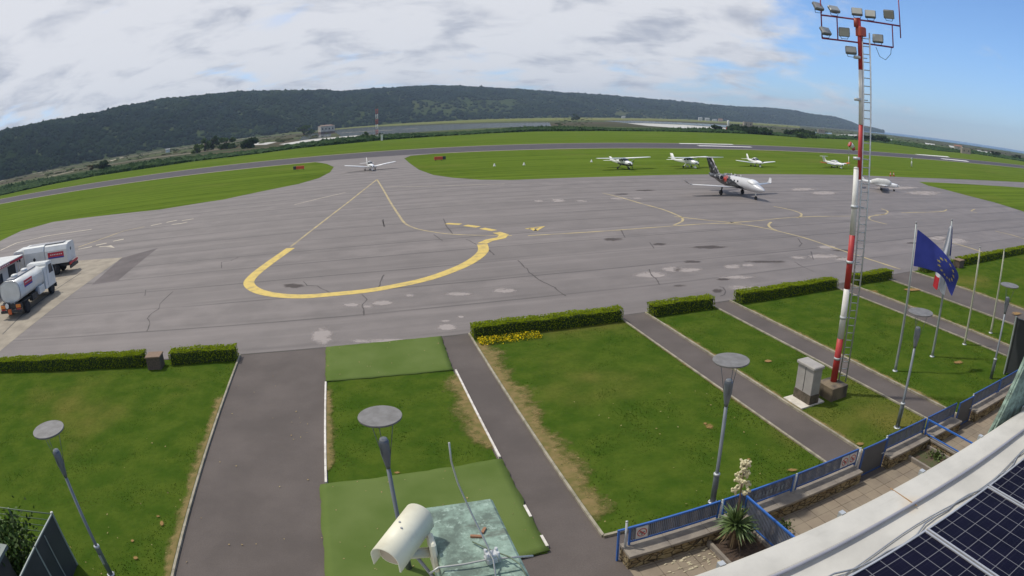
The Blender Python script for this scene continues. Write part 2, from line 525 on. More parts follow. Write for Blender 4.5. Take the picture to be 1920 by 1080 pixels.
struct(poly_obj('grass_island', [at(*q) for q in isl] + [Vector((300, 70, 0)), Vector((300, 29, 0)), Vector((96, 29, 0))] + [at(*q) for q in isl2], .012, M_FIELD))

# painted lines on the apron
def line_px(b, px, w, z=.014): b.strip([at(*q) for q in px], w, z)


def smooth_px(px, n=4):
    out = []
    P = [px[0]] + px + [px[-1]]
    for i in range(1, len(P) - 2):
        p0, p1, p2, p3 = P[i - 1:i + 3]
        for k in range(n):
            t = k / n
            out.append(tuple(.5 * (2 * b + (c - a) * t + (2 * a - 5 * b + 4 * c - d) * t * t + (3 * b - a - 3 * c + d) * t ** 3) for a, b, c, d in zip(p0, p1, p2, p3)))
    return out + [px[-1]]


b = MB()
line_px(b, smooth_px([(545, 465.3), (524, 480), (503.8, 494.4), (477.5, 515), (466.5, 530), (475, 541.5), (496, 549.7), (530, 554.8), (571, 556), (618, 552.5), (683.8, 546), (740, 536.6), (800, 523.5), (853.3, 505), (886.7, 488.3), (905.5, 471.7), (904.5, 458.5)]), .86)
line_px(b, [(903.5, 457), (916.7, 450.9), (940, 446), (945, 440.5), (931, 436.0)], .82, .018)
for q in ([(837, 419.3), (863.5, 420.8)], [(872.5, 422.6), (897, 425.8)], [(904, 428.2), (927, 432.6)]): line_px(b, q, .72)
for q in ([(986, 429.2), (1017.5, 425.2), (1004, 432.6)], [(1004, 432.6), (996, 428)]): line_px(b, q, .42, .018)
struct(b.build('yellow_taxi_marking', M_YELLOW))
b = MB()
for q in ([(545, 463), (600, 420), (652, 380), (707, 336.5)],
          smooth_px([(707, 336.5), (720, 358), (732.5, 380), (747.5, 403), (759, 418.5), (777.5, 427.8), (800, 433), (843, 439), (905, 441.5), (960, 441.8)]),
          smooth_px([(990, 442), (1060, 438), (1140, 433), (1260, 424), (1335, 419.2), (1391, 421), (1438, 428.8), (1466, 435.3), (1513, 447.5), (1567.5, 466), (1620, 483), (1688, 505)]),
          [(1130, 362), (1166, 371), (1205, 382.5)], smooth_px([(1205, 382.5), (1240, 392), (1264, 401), (1278, 408), (1279, 415), (1263, 422.5)]),
          smooth_px([(1264, 406), (1300, 410), (1345, 415), (1391, 419)]), smooth_px([(1370, 417.5), (1420, 414), (1470, 409), (1520, 406.3), (1600, 405.3)]),
          smooth_px([(1450, 387), (1480, 393), (1499, 399), (1503, 404), (1495, 408.5)]), smooth_px([(1446, 416.5), (1441, 422), (1446, 428), (1456, 432)]),
          smooth_px([(1652, 391.5), (1664, 396), (1660, 401.5), (1640, 403)]), smooth_px([(1660, 402), (1632, 406), (1632, 412), (1648, 417), (1663, 420.5)]),
          smooth_px([(1690, 399), (1762, 397), (1775, 393)]), smooth_px([(1828, 392), (1821, 396), (1832, 399)]),
          [(147, 463.5), (180, 452), (232, 433.2), (271, 425.3)], [(1783, 455), (1812, 463), (1846, 474)], [(1866, 433.5), (1895, 440), (1930, 451)]):
    line_px(b, q, .26)
struct(b.build('faded_taxi_marking', M_FADED))
b = MB()
for q in ([(0, 470), (30, 456), (85, 443), (130, 436), (172, 430)], [(147, 467.5), (172, 462.5)], [(283, 423.2), (303, 419)], [(312, 417.2), (332, 413)], [(341, 414), (363, 410.3)], [(322, 421), (340, 419), (351, 416.5)],
          [(180, 460), (200, 456)], [(212, 452.5), (232, 448.5)], [(186, 463), (200, 462), (213, 464.5), (205, 460.5)]):
    line_px(b, q, .42)
line_px(b, [(723, 351), (830, 348.5), (947, 345)], .22); line_px(b, [(552, 384), (600, 372), (648, 361)], .25)
struct(b.build('faded_stand_marking', mat('worn_white_paint', (.60, .53, .40), .8, col2=(.38, .33, .26), scale=.5)))

# cracks, stains, patches
b = MB()
def crack(px, w=.10):
    px2 = []
    for i in range(len(px) - 1):
        for k in range(3):
            t = k / 3
            px2.append((px[i][0] * (1 - t) + px[i + 1][0] * t + rnd.uniform(-.8, .8), px[i][1] * (1 - t) + px[i + 1][1] * t + rnd.uniform(-.5, .5)))
    px2.append(px[-1])
    b.strip([at(*q) for q in px2], [w * .62 * rnd.uniform(.5, 1.25) for _ in px2], .0102)
z6 = lambda L, ox=900, oy=380, s=5.333: [(ox + x / s, oy + y / s) for x, y in L]
crack(z6([(380, 580), (450, 650), (475, 660), (490, 700), (560, 750), (640, 800), (750, 850), (765, 870), (860, 935)]), .16)
crack(z6([(1490, 720), (1460, 790), (1450, 835), (1400, 880)], 440), .16); crack(z6([(1275, 920), (1325, 970), (1275, 1020), (1290, 1077), (1292, 1130)], 440), .17)
crack(z6([(690, 790), (725, 830), (825, 835), (960, 905)], 440), .16); crack(z6([(1475, 170), (1500, 240)], 440), .18)
crack(z6([(975, 440), (900, 510), (890, 540), (840, 575), (830, 590), (845, 620), (825, 665)], 0, 400, 3), .14)
crack(z6([(1340, 245), (1300, 268), (1245, 275), (1245, 310)], 0, 400, 3), .15); crack(z6([(820, 430), (815, 465)], 0, 400, 3), .15)
for L_ in ([(575, 30), (590, 70), (625, 115)], [(700, 145), (760, 175)], [(830, 205), (860, 235)], [(520, 120), (570, 155)], [(235, 35), (240, 75)]): crack(z6(L_, 640, 400, 3), .2)
crack(z6([(1690, 665), (1720, 730), (1770, 770), (1795, 820)]), .15); crack(z6([(1410, 270), (1450, 350)]), .25); crack(z6([(1700, 400), (1740, 460)]), .2)
crack(z6([(1260, 360), (1295, 410), (1270, 440)], 1260), .18); crack(z6([(1390, 490), (1415, 570)], 1260), .2); crack(z6([(1220, 590), (1300, 640), (1420, 690)], 1260), .14)
crack(z6([(470, 840), (515, 850), (535, 885), (520, 925), (480, 935)], 1260), .14)
struct(b.build('apron_crack', mat('crack_filler', (.075, .064, .060), .8)))


def stain_mat(name, col, dens):
    n = Nodes(name)
    at_ = n.nt.nodes.new('ShaderNodeVertexColor'); at_.layer_name = 'edge'
    nz = n.math('ADD', n.noise(.9, 6, .65, (.6, 1, 1)), n.math('MULTIPLY', n.noise(6, 3, .6), .25))
    sep = n.nt.nodes.new('ShaderNodeSeparateColor'); n.nt.links.new(at_.outputs[0], sep.inputs[0])
    a = n.rng(n.math('ADD', nz, n.math('MULTIPLY', sep.outputs[0], .42)), .70, 1.02, 0, dens)
    n.put(a, n.b.inputs['Alpha'])
    return n.done(col, .9, .2)


def stain_obj(name, ells, m, z):
    vs_, fs, cs = [], [], []
    for (cx, cy, rx, ry) in ells:
        o = len(vs_); K = 20
        c = at(cx, cy); vs_.append((c.x, c.y, z)); cs.append(1.0)
        for ring, (s, v) in enumerate(((.55, .75), (1.0, 0.0))):
            for k in range(K):
                a = 2 * math.pi * k / K; j = rnd.uniform(.85, 1.15)
                p = at(cx + rx * s * j * math.cos(a), cy + ry * s * j * math.sin(a)); vs_.append((p.x, p.y, z)); cs.append(v)
        for k in range(K):
            k2 = (k + 1) % K
            fs.append((o, o + 1 + k, o + 1 + k2)); fs.append((o + 1 + k, o + 1 + K + k, o + 1 + K + k2, o + 1 + k2))
    me = bpy.data.meshes.new(name); me.from_pydata(vs_, [], [f[::-1] for f in fs])
    ca = me.color_attributes.new('edge', 'FLOAT_COLOR', 'POINT')
    for i, v in enumerate(cs): ca.data[i].color = (v, v, v, 1)
    me.materials.append(m); me.update()
    o = bpy.data.objects.new(name, me); C.objects.link(o); struct(o)


PALE = [(1218, 515, 45, 9), (1258, 505, 28, 6), (1290, 506, 30, 6), (1372, 500, 24, 5), (1402, 497, 16, 4), (1545, 481, 40, 6), (1580, 486, 30, 4), (1500, 483, 22, 4),
        (945, 545, 30, 6), (860, 551, 30, 5), (768, 554, 14, 4), (660, 572, 18, 4), (715, 568, 28, 7), (690, 575, 16, 4), (840, 614, 22, 8), (864, 594, 8, 3), (835, 602, 12, 3),
        (720, 640, 90, 6), (1047, 376, 18, 4), (1010, 377, 14, 2), (1090, 377, 16, 2), (1195, 372, 14, 2), (1400, 540, 45, 6), (1550, 463, 25, 4), (1790, 452, 32, 9), (1760, 447, 22, 5),
        (1505, 355, 30, 4), (1545, 362, 32, 5), (1680, 352, 60, 4), (605, 630, 26, 20), (1385, 520, 40, 4), (1160, 372, 24, 3), (1730, 362, 45, 5)]
DARK = [(1275, 536, 18, 3), (1356, 524, 14, 2.5), (1345, 546, 12, 5), (550, 536, 26, 5), (1235, 458, 16, 3), (1330, 464, 45, 4), (1440, 491, 50, 3), (1210, 357, 22, 2), (1165, 364, 18, 2), (1580, 470, 30, 2.5), (1712, 456, 16, 2),
        (1296, 491, 22, 3), (1150, 449, 24, 4)]
stain_obj('apron_pale_stain', PALE, stain_mat('pale_stain', (.40, .355, .33), .74), .0091)
stain_obj('apron_dark_stain', DARK, stain_mat('dark_stain', (.08, .066, .062), .6), .0098)
struct(poly_obj('apron_patch', [at(*q) for q in ((228, 484), (296, 465), (220, 527), (172, 534))], .0085, M_DARKP))
struct(poly_obj('refuelling_pad', [(-25.3, 29.2), (-25.4, 57.4), (-31.8, 58.4), (-60, 59), (-60, 29.2)], .014, M_CONC))
b = MB()
b.strip([at(*q) for q in ((5, 627), (40, 592), (105, 543), (152, 512))], .12, .0185)
struct(b.build('pad_joint', mat('joint_tar', (.09, .08, .07), .8)))
b = MB(); b.strip([(-60, 28.2), (-6.4, 28.2), (-2, 28.25), (3.8, 28.2), (5.3, 28.25), (60, 28.2)], .10, .0112)
struct(b.build('apron_edge_joint', mat('joint_tar', (.09, .08, .07), .8)))

# garden: lawns raised a little between the asphalt paths
struct(poly_obj('garden_path', [(-7, 2.6), (-2, 2.6), (5.3, 2.6), (5.3, 9.9), (45, 9.9), (45, 28.15), (-7, 28.15)], .002, M_PATH))
lawns = [(-60, -6.6, 3.0, 27.95), (-1.85, 3.66, 11.4, 27.9), (5.3, 13.2, 11.6, 28.1), (14.85, 18.9, 10.75, 28.1), (20.5, 28.9, 10.75, 28.1), (30.6, 34.5, 10.75, 28.1), (38.7, 110, 10.75, 28.1)]
for i, (x0, x1, y0, y1) in enumerate(lawns):
    nx, ny = max(2, int((x1 - x0) / .8)), max(2, int((y1 - y0) / .8))
    if x1 - x0 > 40: nx = 50
    b = MB(); vs_ = []
    for j in range(ny + 1):
        for k in range(nx + 1):
            e = 0 if j in (0, ny) or k in (0, nx) else rnd.uniform(0, .04)
            vs_.append((x0 + (x1 - x0) * k / nx, y0 + (y1 - y0) * j / ny, .03 + e))
    b.add(vs_, [(j * (nx + 1) + k, j * (nx + 1) + k + 1, (j + 1) * (nx + 1) + k + 1, (j + 1) * (nx + 1) + k) for j in range(ny) for k in range(nx)], 0, True)
    struct(b.build('lawn', M_LAWN))
def worn_edge(name, x_edge, x_in, y0, y1):
    """bare, dried strip of lawn along a kerb that thins out into the grass"""
    ny, nx = int((y1 - y0) / .4), 6; vs_, cs, fs = [], [], []
    for j_ in range(ny + 1):
        wob = 1 + .35 * math.sin(j_ * .9) * math.sin(j_ * .37 + x_edge)
        for k in range(nx + 1):
            q = k / nx; vs_.append((x_edge + (x_in - x_edge) * q * wob, y0 + (y1 - y0) * j_ / ny, .074)); e = min(1, min(j_, ny - j_) / 3)
            cs.append((1 - q) ** 1.2 * e)
    for j_ in range(ny):
        for k in range(nx): fs.append((j_ * (nx + 1) + k, j_ * (nx + 1) + k + 1, (j_ + 1) * (nx + 1) + k + 1, (j_ + 1) * (nx + 1) + k))
    me = bpy.data.meshes.new(name); me.from_pydata(vs_, [], fs)
    ca = me.color_attributes.new('edge', 'FLOAT_COLOR', 'POINT')
    for i_, v_ in enumerate(cs): ca.data[i_].color = (v_, v_, v_, 1)
    me.materials.append(M_WORN); me.update(); o = bpy.data.objects.new(name, me); C.objects.link(o); struct(o)


def worn_mat():
    n = Nodes('worn_lawn_soil')
    vc = n.nt.nodes.new('ShaderNodeVertexColor'); vc.layer_name = 'edge'
    sep = n.nt.nodes.new('ShaderNodeSeparateColor'); n.nt.links.new(vc.outputs[0], sep.inputs[0])
    nz = n.math('ADD', n.math('MULTIPLY', n.noise(2.6, 6, .7), .8), n.math('MULTIPLY', n.noise(14, 3, .6), .3))
    n.put(n.rng(n.math('ADD', nz, n.math('MULTIPLY', sep.outputs[0], .75)), .84, 1.2, 0, .8), n.b.inputs['Alpha'])
    return n.done(n.mix(n.rng(n.noise(3.5, 5, .6), .35, .65), (.27, .195, .085), (.17, .15, .05)), .95, .1)
M_WORN = worn_mat()
WORN = ((3.72, 2.2, 16.3, 24.0), (-1.88, -1.25, 16.0, 24), (5.3, 7.0, 11.6, 27.5), (-6.6, -7.3, 4, 24), (13.2, 12.9, 12, 27), (14.85, 15.2, 11, 27), (20.5, 20.9, 11, 27), (30.6, 31.2, 12, 27), (38.7, 39.7, 12, 27))
for k_ in WORN: worn_edge('worn_lawn_edge', *k_)
stain_obj('bare_lawn_spot', ((1330, 803, 12, 6), (1322, 798, 5, 3), (305, 985, 5, 7), (298, 972, 6, 3), (250, 1018, 4, 3), (1795, 682, 12, 4), (1640, 548, 10, 3), (1403, 865, 5, 3), (1485, 885, 14, 4), (1612, 836, 10, 4), (800, 665, 9, 3), (745, 890, 8, 3), (757, 938, 9, 4), (1710, 545, 20, 3), (1905, 590, 12, 4), (256, 1050, 6, 4), (1440, 680, 9, 3)), stain_mat('bare_soil', (.29, .175, .065), .9), .088)
kb = MB()
for x in (-6.53, 5.24, 13.17, 14.82, 18.92, 20.43, 28.87, 30.55, 34.6, 38.7):
    y0, y1 = (4.0, 28.0) if x < 0 else ((11.55, 28.1) if x < 6 else (10.75, 28.1))
    y = y0
    while y < y1:
        l = min(1.0, y1 - y); kb.box((x, y + l / 2, .04), (.085, l - .012, .10)); y += 1.0
x = 5.24
while x < 6.4: kb.box((x + .25, 11.54, .04), (.49, .085, .10)); x += .5
struct(kb.build('kerb', M_KERB))
kb = MB()
for x, y0, y1 in ((-1.92, 16.1, 23.9), (3.76, 16.4, 23.8), (3.72, 13.0, 13.6), (3.72, 11.6, 12.1)):
    y = y0
    while y < y1: l = min(1.0, y1 - y); kb.box((x, y + l / 2, .05), (.075, l - .01, .11)); y += 1.0
struct(kb.build('white_kerb', M_WKERB))

# artificial turf mats lying on the strip between the paths
def turf(quad, label, bites=()):
    """thin mat with a slightly wavy surface and frayed outline"""
    b = MB(); N_ = 22; q = [Vector((*p, 0)) for p in quad]; top = []
    for j_ in range(N_ + 1):
        for k in range(N_ + 1):
            u, v_ = k / N_, j_ / N_; p = q[0].lerp(q[1], u).lerp(q[3].lerp(q[2], u), v_); e = j_ in (0, N_) or k in (0, N_)
            jx, jy = (rnd.uniform(-.03, .03), rnd.uniform(-.03, .03)) if e else (0, 0)
            top.append((p.x + jx, p.y + jy, .086 + (0 if e else .012 + .012 * math.sin(p.x * 2.3 + p.y) * math.sin(p.y * 1.7) + rnd.uniform(0, .006))))
    b.add(top, [(j_ * (N_ + 1) + k, j_ * (N_ + 1) + k + 1, (j_ + 1) * (N_ + 1) + k + 1, (j_ + 1) * (N_ + 1) + k) for j_ in range(N_) for k in range(N_)], 0, True)
    ring = list(range(N_)) + [(N_ + 1) * k + N_ for k in range(N_)] + [(N_ + 1) * N_ + N_ - k for k in range(N_)] + [(N_ + 1) * (N_ - k) for k in range(N_)]
    n0 = len(b.v); b.v += [(top[r][0], top[r][1], .05) for r in ring]; M_ = len(ring)
    for k in range(M_): b.f.append([ring[k], n0 + k, n0 + (k + 1) % M_, ring[(k + 1) % M_]]); b.mi.append(0); b.sm.append(False)
    tag(b.build('artificial_turf_mat', M_TURF), label, 'turf mat', 'artificial turf mats')
turf([(-1.93, 23.95), (3.66, 23.85), (3.84, 28.1), (-1.98, 28.1)], 'light green artificial turf mat at the apron end of the strip between two paths')
turf([(-2.06, 10.9), (3.72, 11.45), (3.8, 16.33), (-2.12, 16.02)], 'large green artificial turf mat around the lamp post behind the surveillance camera')
# dry leaves and scraps blown over the mats and lawns
lp = []
for _ in range(150):
    x_, y_ = rnd.choice([(rnd.uniform(-1.9, 3.6), rnd.uniform(11, 16)), (rnd.uniform(-1.9, 3.6), rnd.uniform(24, 28)), (rnd.uniform(5.4, 13), rnd.uniform(11.7, 20)), (rnd.uniform(-12, -6.7), rnd.uniform(11, 20)), (rnd.uniform(-6.3, -2.1), rnd.uniform(11, 26))])
    lp.append((x_, y_, .035 if -6.4 < x_ < -2 else .115))
v, f = leaf_cards(np.array(lp), .05, np.random.default_rng(11), 2.5, 1.3)
tag(np_mesh('fallen_leaves', v, f, mat('dry_leaf', (.26, .17, .07), .9, col2=(.32, .26, .12), scale=3)), 'dry brown leaves scattered over the turf mats, path and lawns', 'leaves', kind='stuff')

# grass blades on the near lawns
rng = np.random.default_rng(3)
def blades():
    P = []
    for (x0, x1, y0, y1) in lawns:
        x0, x1 = max(x0, -24), min(x1, 52)
        for d, ya, yb in ((150, y0, min(y1, 20)), (70, 20, y1)):
            ya = max(ya, 9.5)
            if yb <= ya: continue
            n = int((x1 - x0) * (yb - ya) * d * (1 if x1 < 35 else .45))
            P.append(np.stack([rng.uniform(x0 + .05, x1 - .05, n), rng.uniform(ya, yb, n)], 1))
    P = np.concatenate(P)
    strip_ = (P[:, 0] > -2.2) & (P[:, 0] < 3.85)
    P = P[~(strip_ & ((P[:, 1] < 16.4) | (P[:, 1] > 23.8)))]
    keep = ~((P[:, 0] > 14.9) & (P[:, 0] < 17.4) & (P[:, 1] > 15.0) & (P[:, 1] < 16.4))
    for xe, xi, ya, yb in WORN:
        q = (P[:, 0] - xe) / (xi - xe)
        keep &= ~((q >= 0) & (q < .75) & (P[:, 1] > ya) & (P[:, 1] < yb) & (rng.random(len(P)) < 1.05 - q * 1.2))
    P = P[keep]; n = len(P)
    clump = .5 + .5 * np.sin(P[:, 0] * 1.7 + np.sin(P[:, 1] * 1.3) * 2) * np.sin(P[:, 1] * 1.9 + np.cos(P[:, 0] * .9) * 2)
    h = rng.uniform(.010, .026, n) * (.75 + .6 * clump)
    a = rng.uniform(0, 2 * np.pi, n); w = rng.uniform(.012, .026, n)
    dx, dy = np.cos(a) * w, np.sin(a) * w
    lean = rng.normal(0, .45, (n, 2)) * h[:, None]
    z0 = np.full(n, .035)
    v = np.stack([np.stack([P[:, 0] - dx, P[:, 1] - dy, z0], 1), np.stack([P[:, 0] + dx, P[:, 1] + dy, z0], 1),
                  np.stack([P[:, 0] + lean[:, 0], P[:, 1] + lean[:, 1], z0 + h + .015], 1)], 1).reshape(-1, 3)
    return v, np.arange(3 * n).reshape(n, 3)
n_ = Nodes('grass_blade')
geo = n_.nt.nodes.new('ShaderNodeNewGeometry')
gc = n_.mix(geo.outputs['Random Per Island'], (.048, .092, .011), (.074, .118, .017))
gc = n_.mix(n_.math('MULTIPLY', n_.rng(n_.noise(.16, 4, .55, off=(3, 1, 0)), .5, .72), .8), gc, (.17, .155, .045))
n_.leafy(gc, .9, 0, .45)
v, f = blades()
tag(np_mesh('lawn_grass', v, f, MATS['grass_blade']), 'short mown grass blades of the garden lawns', 'grass', kind='stuff')

# yellow flowers by the corner of the long hedge
fl = [at(886 + rnd.random() ** 1.3 * 95, 0, 0) if False else Vector((5.45 + rnd.random() ** 1.5 * 3.0, 26.2 + rnd.random() ** .7 * .9, rnd.uniform(.06, .24))) for _ in range(2800)]
v, f = leaf_cards(np.array(fl), .06, rng, .8, 1.1)
fmi = (rng.random(len(f)) < .5).astype(int)
tag(np_mesh('yellow_flowers', v, f, [mat('yellow_petal', (.80, .60, .012), .8, spec=.1), mat('flower_leaf', (.09, .14, .015), .8, spec=.1)], mi=fmi), 'patch of yellow flowers growing at the foot of the long hedge', 'flowers', kind='stuff')

# terrace in front of the building
def tiles():
    n = Nodes('terrace_tiles')
    t = n.nt.nodes.new('ShaderNodeTexBrick'); n.nt.links.new(n.tc, t.inputs['Vector'])
    t.offset = 0; t.inputs['Scale'].default_value = 1.0; t.inputs['Brick Width'].default_value = .5; t.inputs['Row Height'].default_value = .5
    t.inputs['Mortar Size'].default_value = .012; t.inputs['Color1'].default_value = (.25, .20, .145, 1); t.inputs['Color2'].default_value = (.20, .165, .125, 1); t.inputs['Mortar'].default_value = (.09, .07, .05, 1)
    col = n.mix(n.rng(n.noise(1.4, 5, .6), .35, .65, 0, .55), t.outputs[0], (.30, .25, .18))
    return n.done(col, .9, .2)
struct(poly_obj('terrace_paving', [(5.3, 2.0), (70, 2.0), (70, 10.1), (5.3, 10.1)], .006, tiles()))


# ================================================================== SALT PANS, HILL, FAR THINGS
M_WATER = Nodes('still_water'); M_WATER.bump(M_WATER.noise(.4, 3, .5, (.3, 1, 1)), .06, .05); M_WATER = M_WATER.done((.035, .045, .045), .12, .5)
M_SALT = mat('salt_crust', (.50, .49, .45), .6, col2=(.42, .41, .36), scale=.02, spec=.4)
M_TRACK = mat('dyke_track', (.44, .38, .28), .95, scale=.05)
M_MEADOW = grass_mat('meadow_grass', (.13, .155, .04), (.19, .19, .07), (.24, .2, .1), .7, .02, .1)


def pond(name, px, z, m):
    struct(poly_obj(name, [at(*q) for q in px], z, m))
pond('marsh_meadow', [(420, 259), (520, 252), (700, 237.5), (900, 229), (1100, 225.5), (1280, 227.5), (1500, 240), (1500, 236), (1280, 222.5), (1100, 220.5), (900, 221), (700, 231), (520, 247), (420, 256)], -.06, M_MEADOW)
pond('salt_pan', [(523, 270.5), (575, 262), (640, 256), (684, 252.6), (680, 255.5), (640, 259.5), (585, 265.5), (545, 271.5)], -.045, M_SALT)
pond('salt_pan', [(470, 268), (520, 266), (500, 271), (474, 272)], -.045, M_SALT)
pond('salt_pan', [(1176, 231.2), (1206, 231.0), (1281, 234.0), (1360, 239.5), (1362, 243.6), (1281, 240.6), (1216, 236)], -.045, M_SALT)
pond('salt_pan', [(1564, 253.4), (1580, 252), (1607, 252.4), (1607, 257.5), (1580, 256)], -.045, M_SALT)
pond('salt_pan', [(1640, 257.6), (1672, 261.5), (1674, 263.6), (1642, 259.8)], -.045, M_SALT)
pond('salt_pan', [(1733, 267.5), (1753, 270.2), (1752, 272.4), (1736, 270)], -.045, M_SALT)
pond('salt_pan', [(1777, 272), (1806, 276.5), (1804, 279.5), (1782, 276)], -.045, M_SALT)
pond('salt_pan', [(1832, 281), (1868, 287.5), (1864, 290), (1834, 284)], -.045, M_SALT)
pond('pond_water', [(624, 244.5), (691, 238.6), (800, 234.6), (920, 230.9), (1030, 229.6), (1034, 236.5), (920, 239.6), (804, 246.2), (721, 251.6), (685, 252.6), (640, 256)], -.05, M_WATER)
pond('pond_water', [(1131, 226.8), (1190, 226.4), (1290, 230.5), (1362, 234.5), (1366, 239), (1281, 233.4), (1206, 230.4), (1176, 230.6)], -.05, M_WATER)
pond('pond_water', [(1470, 245), (1560, 249), (1560, 251.5), (1475, 247.6)], -.05, M_WATER)
pond('pond_water', [(560, 264), (620, 255.5), (622, 246), (570, 252)], -.052, M_WATER)
b = MB()
for q in ([(0, 340), (15, 335), (60, 325.5), (112, 317.5)], [(75, 328), (160, 313.5), (200, 304), (232, 294), (307, 284), (360, 276), (430, 266.5), (500, 259)],
          [(90, 332), (159, 316), (270, 298), (360, 287), (420, 278)], [(190, 304), (250, 293), (345, 277), (420, 265), (480, 256)], [(640, 249), (740, 243.5)], [(760, 241.8), (780, 241)]):
    b.strip([at(*k) for k in q], 6.5, -.035)
struct(b.build('dyke_path', M_TRACK))

# hill ridge behind the salt pans
SKY = [(0, 243), (43, 235), (67, 231), (97, 223), (127, 219), (161, 211), (187, 209.5), (225, 198), (262, 192.5), (311, 182.5), (366, 178.5), (416, 173.5), (466, 169.5), (567, 168.5), (610, 167.6), (635, 170.3), (710, 164.8), (785, 161), (813, 159.5), (871, 160.6), (940, 165), (1053, 172.5), (1187, 182.5), (1280, 190), (1330, 196), (1390, 200), (1447, 202.8), (1487, 207), (1527, 215), (1560, 218), (1587, 225.6), (1608, 234), (1633, 238.8), (1656, 244.5)]
H_AZ, H_EL = [], []
for q in SKY:
    a_, b_, c_ = ray(*q); H_AZ.append(math.atan2(a_, b_)); H_EL.append(c_ / math.hypot(a_, b_))
az0 = H_AZ[0]
H_AZ = [az0 - .9, az0 - .45, az0 - .15] + H_AZ; H_EL = [.02, .035, .055] + H_EL
H_AZ, H_EL = np.array(H_AZ), np.array(H_EL)
KD = [math.atan2(*ray(p, q)[:2]) for p, q in ((0, 325), (640, 233), (1000, 216), (1300, 220), (1656, 244))]
D_FOOT = lambda a: np.interp(a, KD, [900, 1500, 1950, 2500, 4300])
D_RIDGE = lambda a: np.interp(a, KD, [1500, 2350, 3000, 3700, 5000])


def hill_z(a, t, full=True):
    """height of the hill at azimuth a and fraction t (0 foot .. 1 ridge .. 1.5 behind)"""
    top = np.interp(a, H_AZ, H_EL) * D_RIDGE(a) + CAM_H - 7.0
    s = np.clip(t, 0, 1)
    prof = .55 * s + .45 * np.sin(s * np.pi / 2)
    back = np.clip((t - 1) / .5, 0, 1)
    bump = 9 * np.sin(a * 61 + t * 5) * np.sin(t * 9 + a * 23) + 6 * np.sin(a * 133 + 2) * np.sin(t * 15)
    return top * prof * (1 - .6 * back ** 2) + bump * np.sin(np.clip(t, 0, 1) * np.pi) * np.clip(top / 100, 0, 1)


def hill_pt(a, t):
    d = D_FOOT(a) + (D_RIDGE(a) - D_FOOT(a)) * t
    return np.stack([np.sin(a) * d, np.cos(a) * d, hill_z(a, t)], -1)


NA, NT = 320, 26
A_, T_ = np.meshgrid(np.linspace(H_AZ[0], H_AZ[-1], NA), np.linspace(0, 1.5, NT))
V = hill_pt(A_.ravel(), T_.ravel()); V[:, 2] = np.where(T_.ravel() == 0, -1.0, V[:, 2])
idx = np.arange(NA * NT).reshape(NT, NA)
F = np.stack([idx[:-1, :-1], idx[:-1, 1:], idx[1:, 1:], idx[1:, :-1]], -1).reshape(-1, 4)
hm = grass_mat('hill_scrub', (.032, .050, .016), (.058, .076, .024), (.10, .10, .04), .8, .012, .1)
struct(np_mesh('hill', V, F, hm, smooth=True))

# the wood that covers it: one mass of crowns
ico = bmesh.new(); bmesh.ops.create_icosphere(ico, subdivisions=2, radius=1.0)
IV = np.array([v.co for v in ico.verts]); IF = np.array([[v.index for v in f.verts] for f in ico.faces]); ico.free()
ico = bmesh.new(); bmesh.ops.create_icosphere(ico, subdivisions=1, radius=1.0)
JV = np.array([v.co for v in ico.verts]); JF = np.array([[v.index for v in f.verts] for f in ico.faces]); ico.free()


def crowns(P, S, base=JV, bf=JF, jit=.26):
    n, k = len(P), len(base)
    j = 1 + rng.normal(0, jit, (n, k, 1))
    v = base[None] * np.clip(j, .5, 1.6) * S[:, None, :] + P[:, None, :]
    f = bf[None] + (np.arange(n) * k)[:, None, None]
    return v.reshape(-1, 3), f.reshape(-1, 3)


NTREE = 30000
az_lo, az_hi = az0 - .25, H_AZ[-1]
u_ = rng.random(NTREE); a = az_lo + (az_hi - az_lo) * u_
t = rng.random(NTREE) ** .9 * 1.06
d = D_FOOT(a) + (D_RIDGE(a) - D_FOOT(a)) * t
clear_ = np.sin(a * 37 + 1) * np.sin(t * 6 + a * 9) + .6 * np.sin(a * 90) * np.sin(t * 13)
px_c = (a > math.atan2(*ray(770, 200)[:2])) & (a < math.atan2(*ray(960, 200)[:2])) & (t > .10) & (t < .42)
keep = (clear_ + rng.normal(0, .22, NTREE) < 1.12) & ~(px_c & (rng.random(NTREE) < .72))
a, t, d = a[keep], t[keep], d[keep]
n = len(a)
P = hill_pt(a, t)
s = rng.uniform(.7, 1.3, n) * (3.9 + d * .0013)
S = np.stack([s * rng.uniform(.85, 1.3, n), s * rng.uniform(.85, 1.3, n), s * rng.uniform(.6, .85, n)], 1)
P[:, 2] += S[:, 2] * .3
v, f = crowns(P, S)
nf = Nodes('forest_leaf')
geo = nf.nt.nodes.new('ShaderNodeNewGeometry')
fc = nf.mix(geo.outputs['Random Per Island'], (.010, .024, .011), (.025, .046, .017))
fc = nf.mix(nf.rng(nf.noise(.006, 4, .6), .45, .7), fc, (.044, .068, .020))
fc = nf.mix(nf.rng(nf.noise(.35, 4, .7), .4, .65, 0, .35), fc, (.012, .020, .009))
nf.bump(nf.noise(.5, 4, .7), 0.6, 3.0)
nf.leafy(nf.mix(nf.rng(nf.noise(.0025, 3, .5, off=(2, 7, 0)), .4, .62), fc, nf.mix(1.0, fc, (.62, .70, .72), 'MULTIPLY')), .95, 0, .18)
tag(np_mesh('forest', v, f, MATS['forest_leaf'], smooth=True), 'dark green wood covering the long hill behind the salt pans', 'forest', kind='stuff')

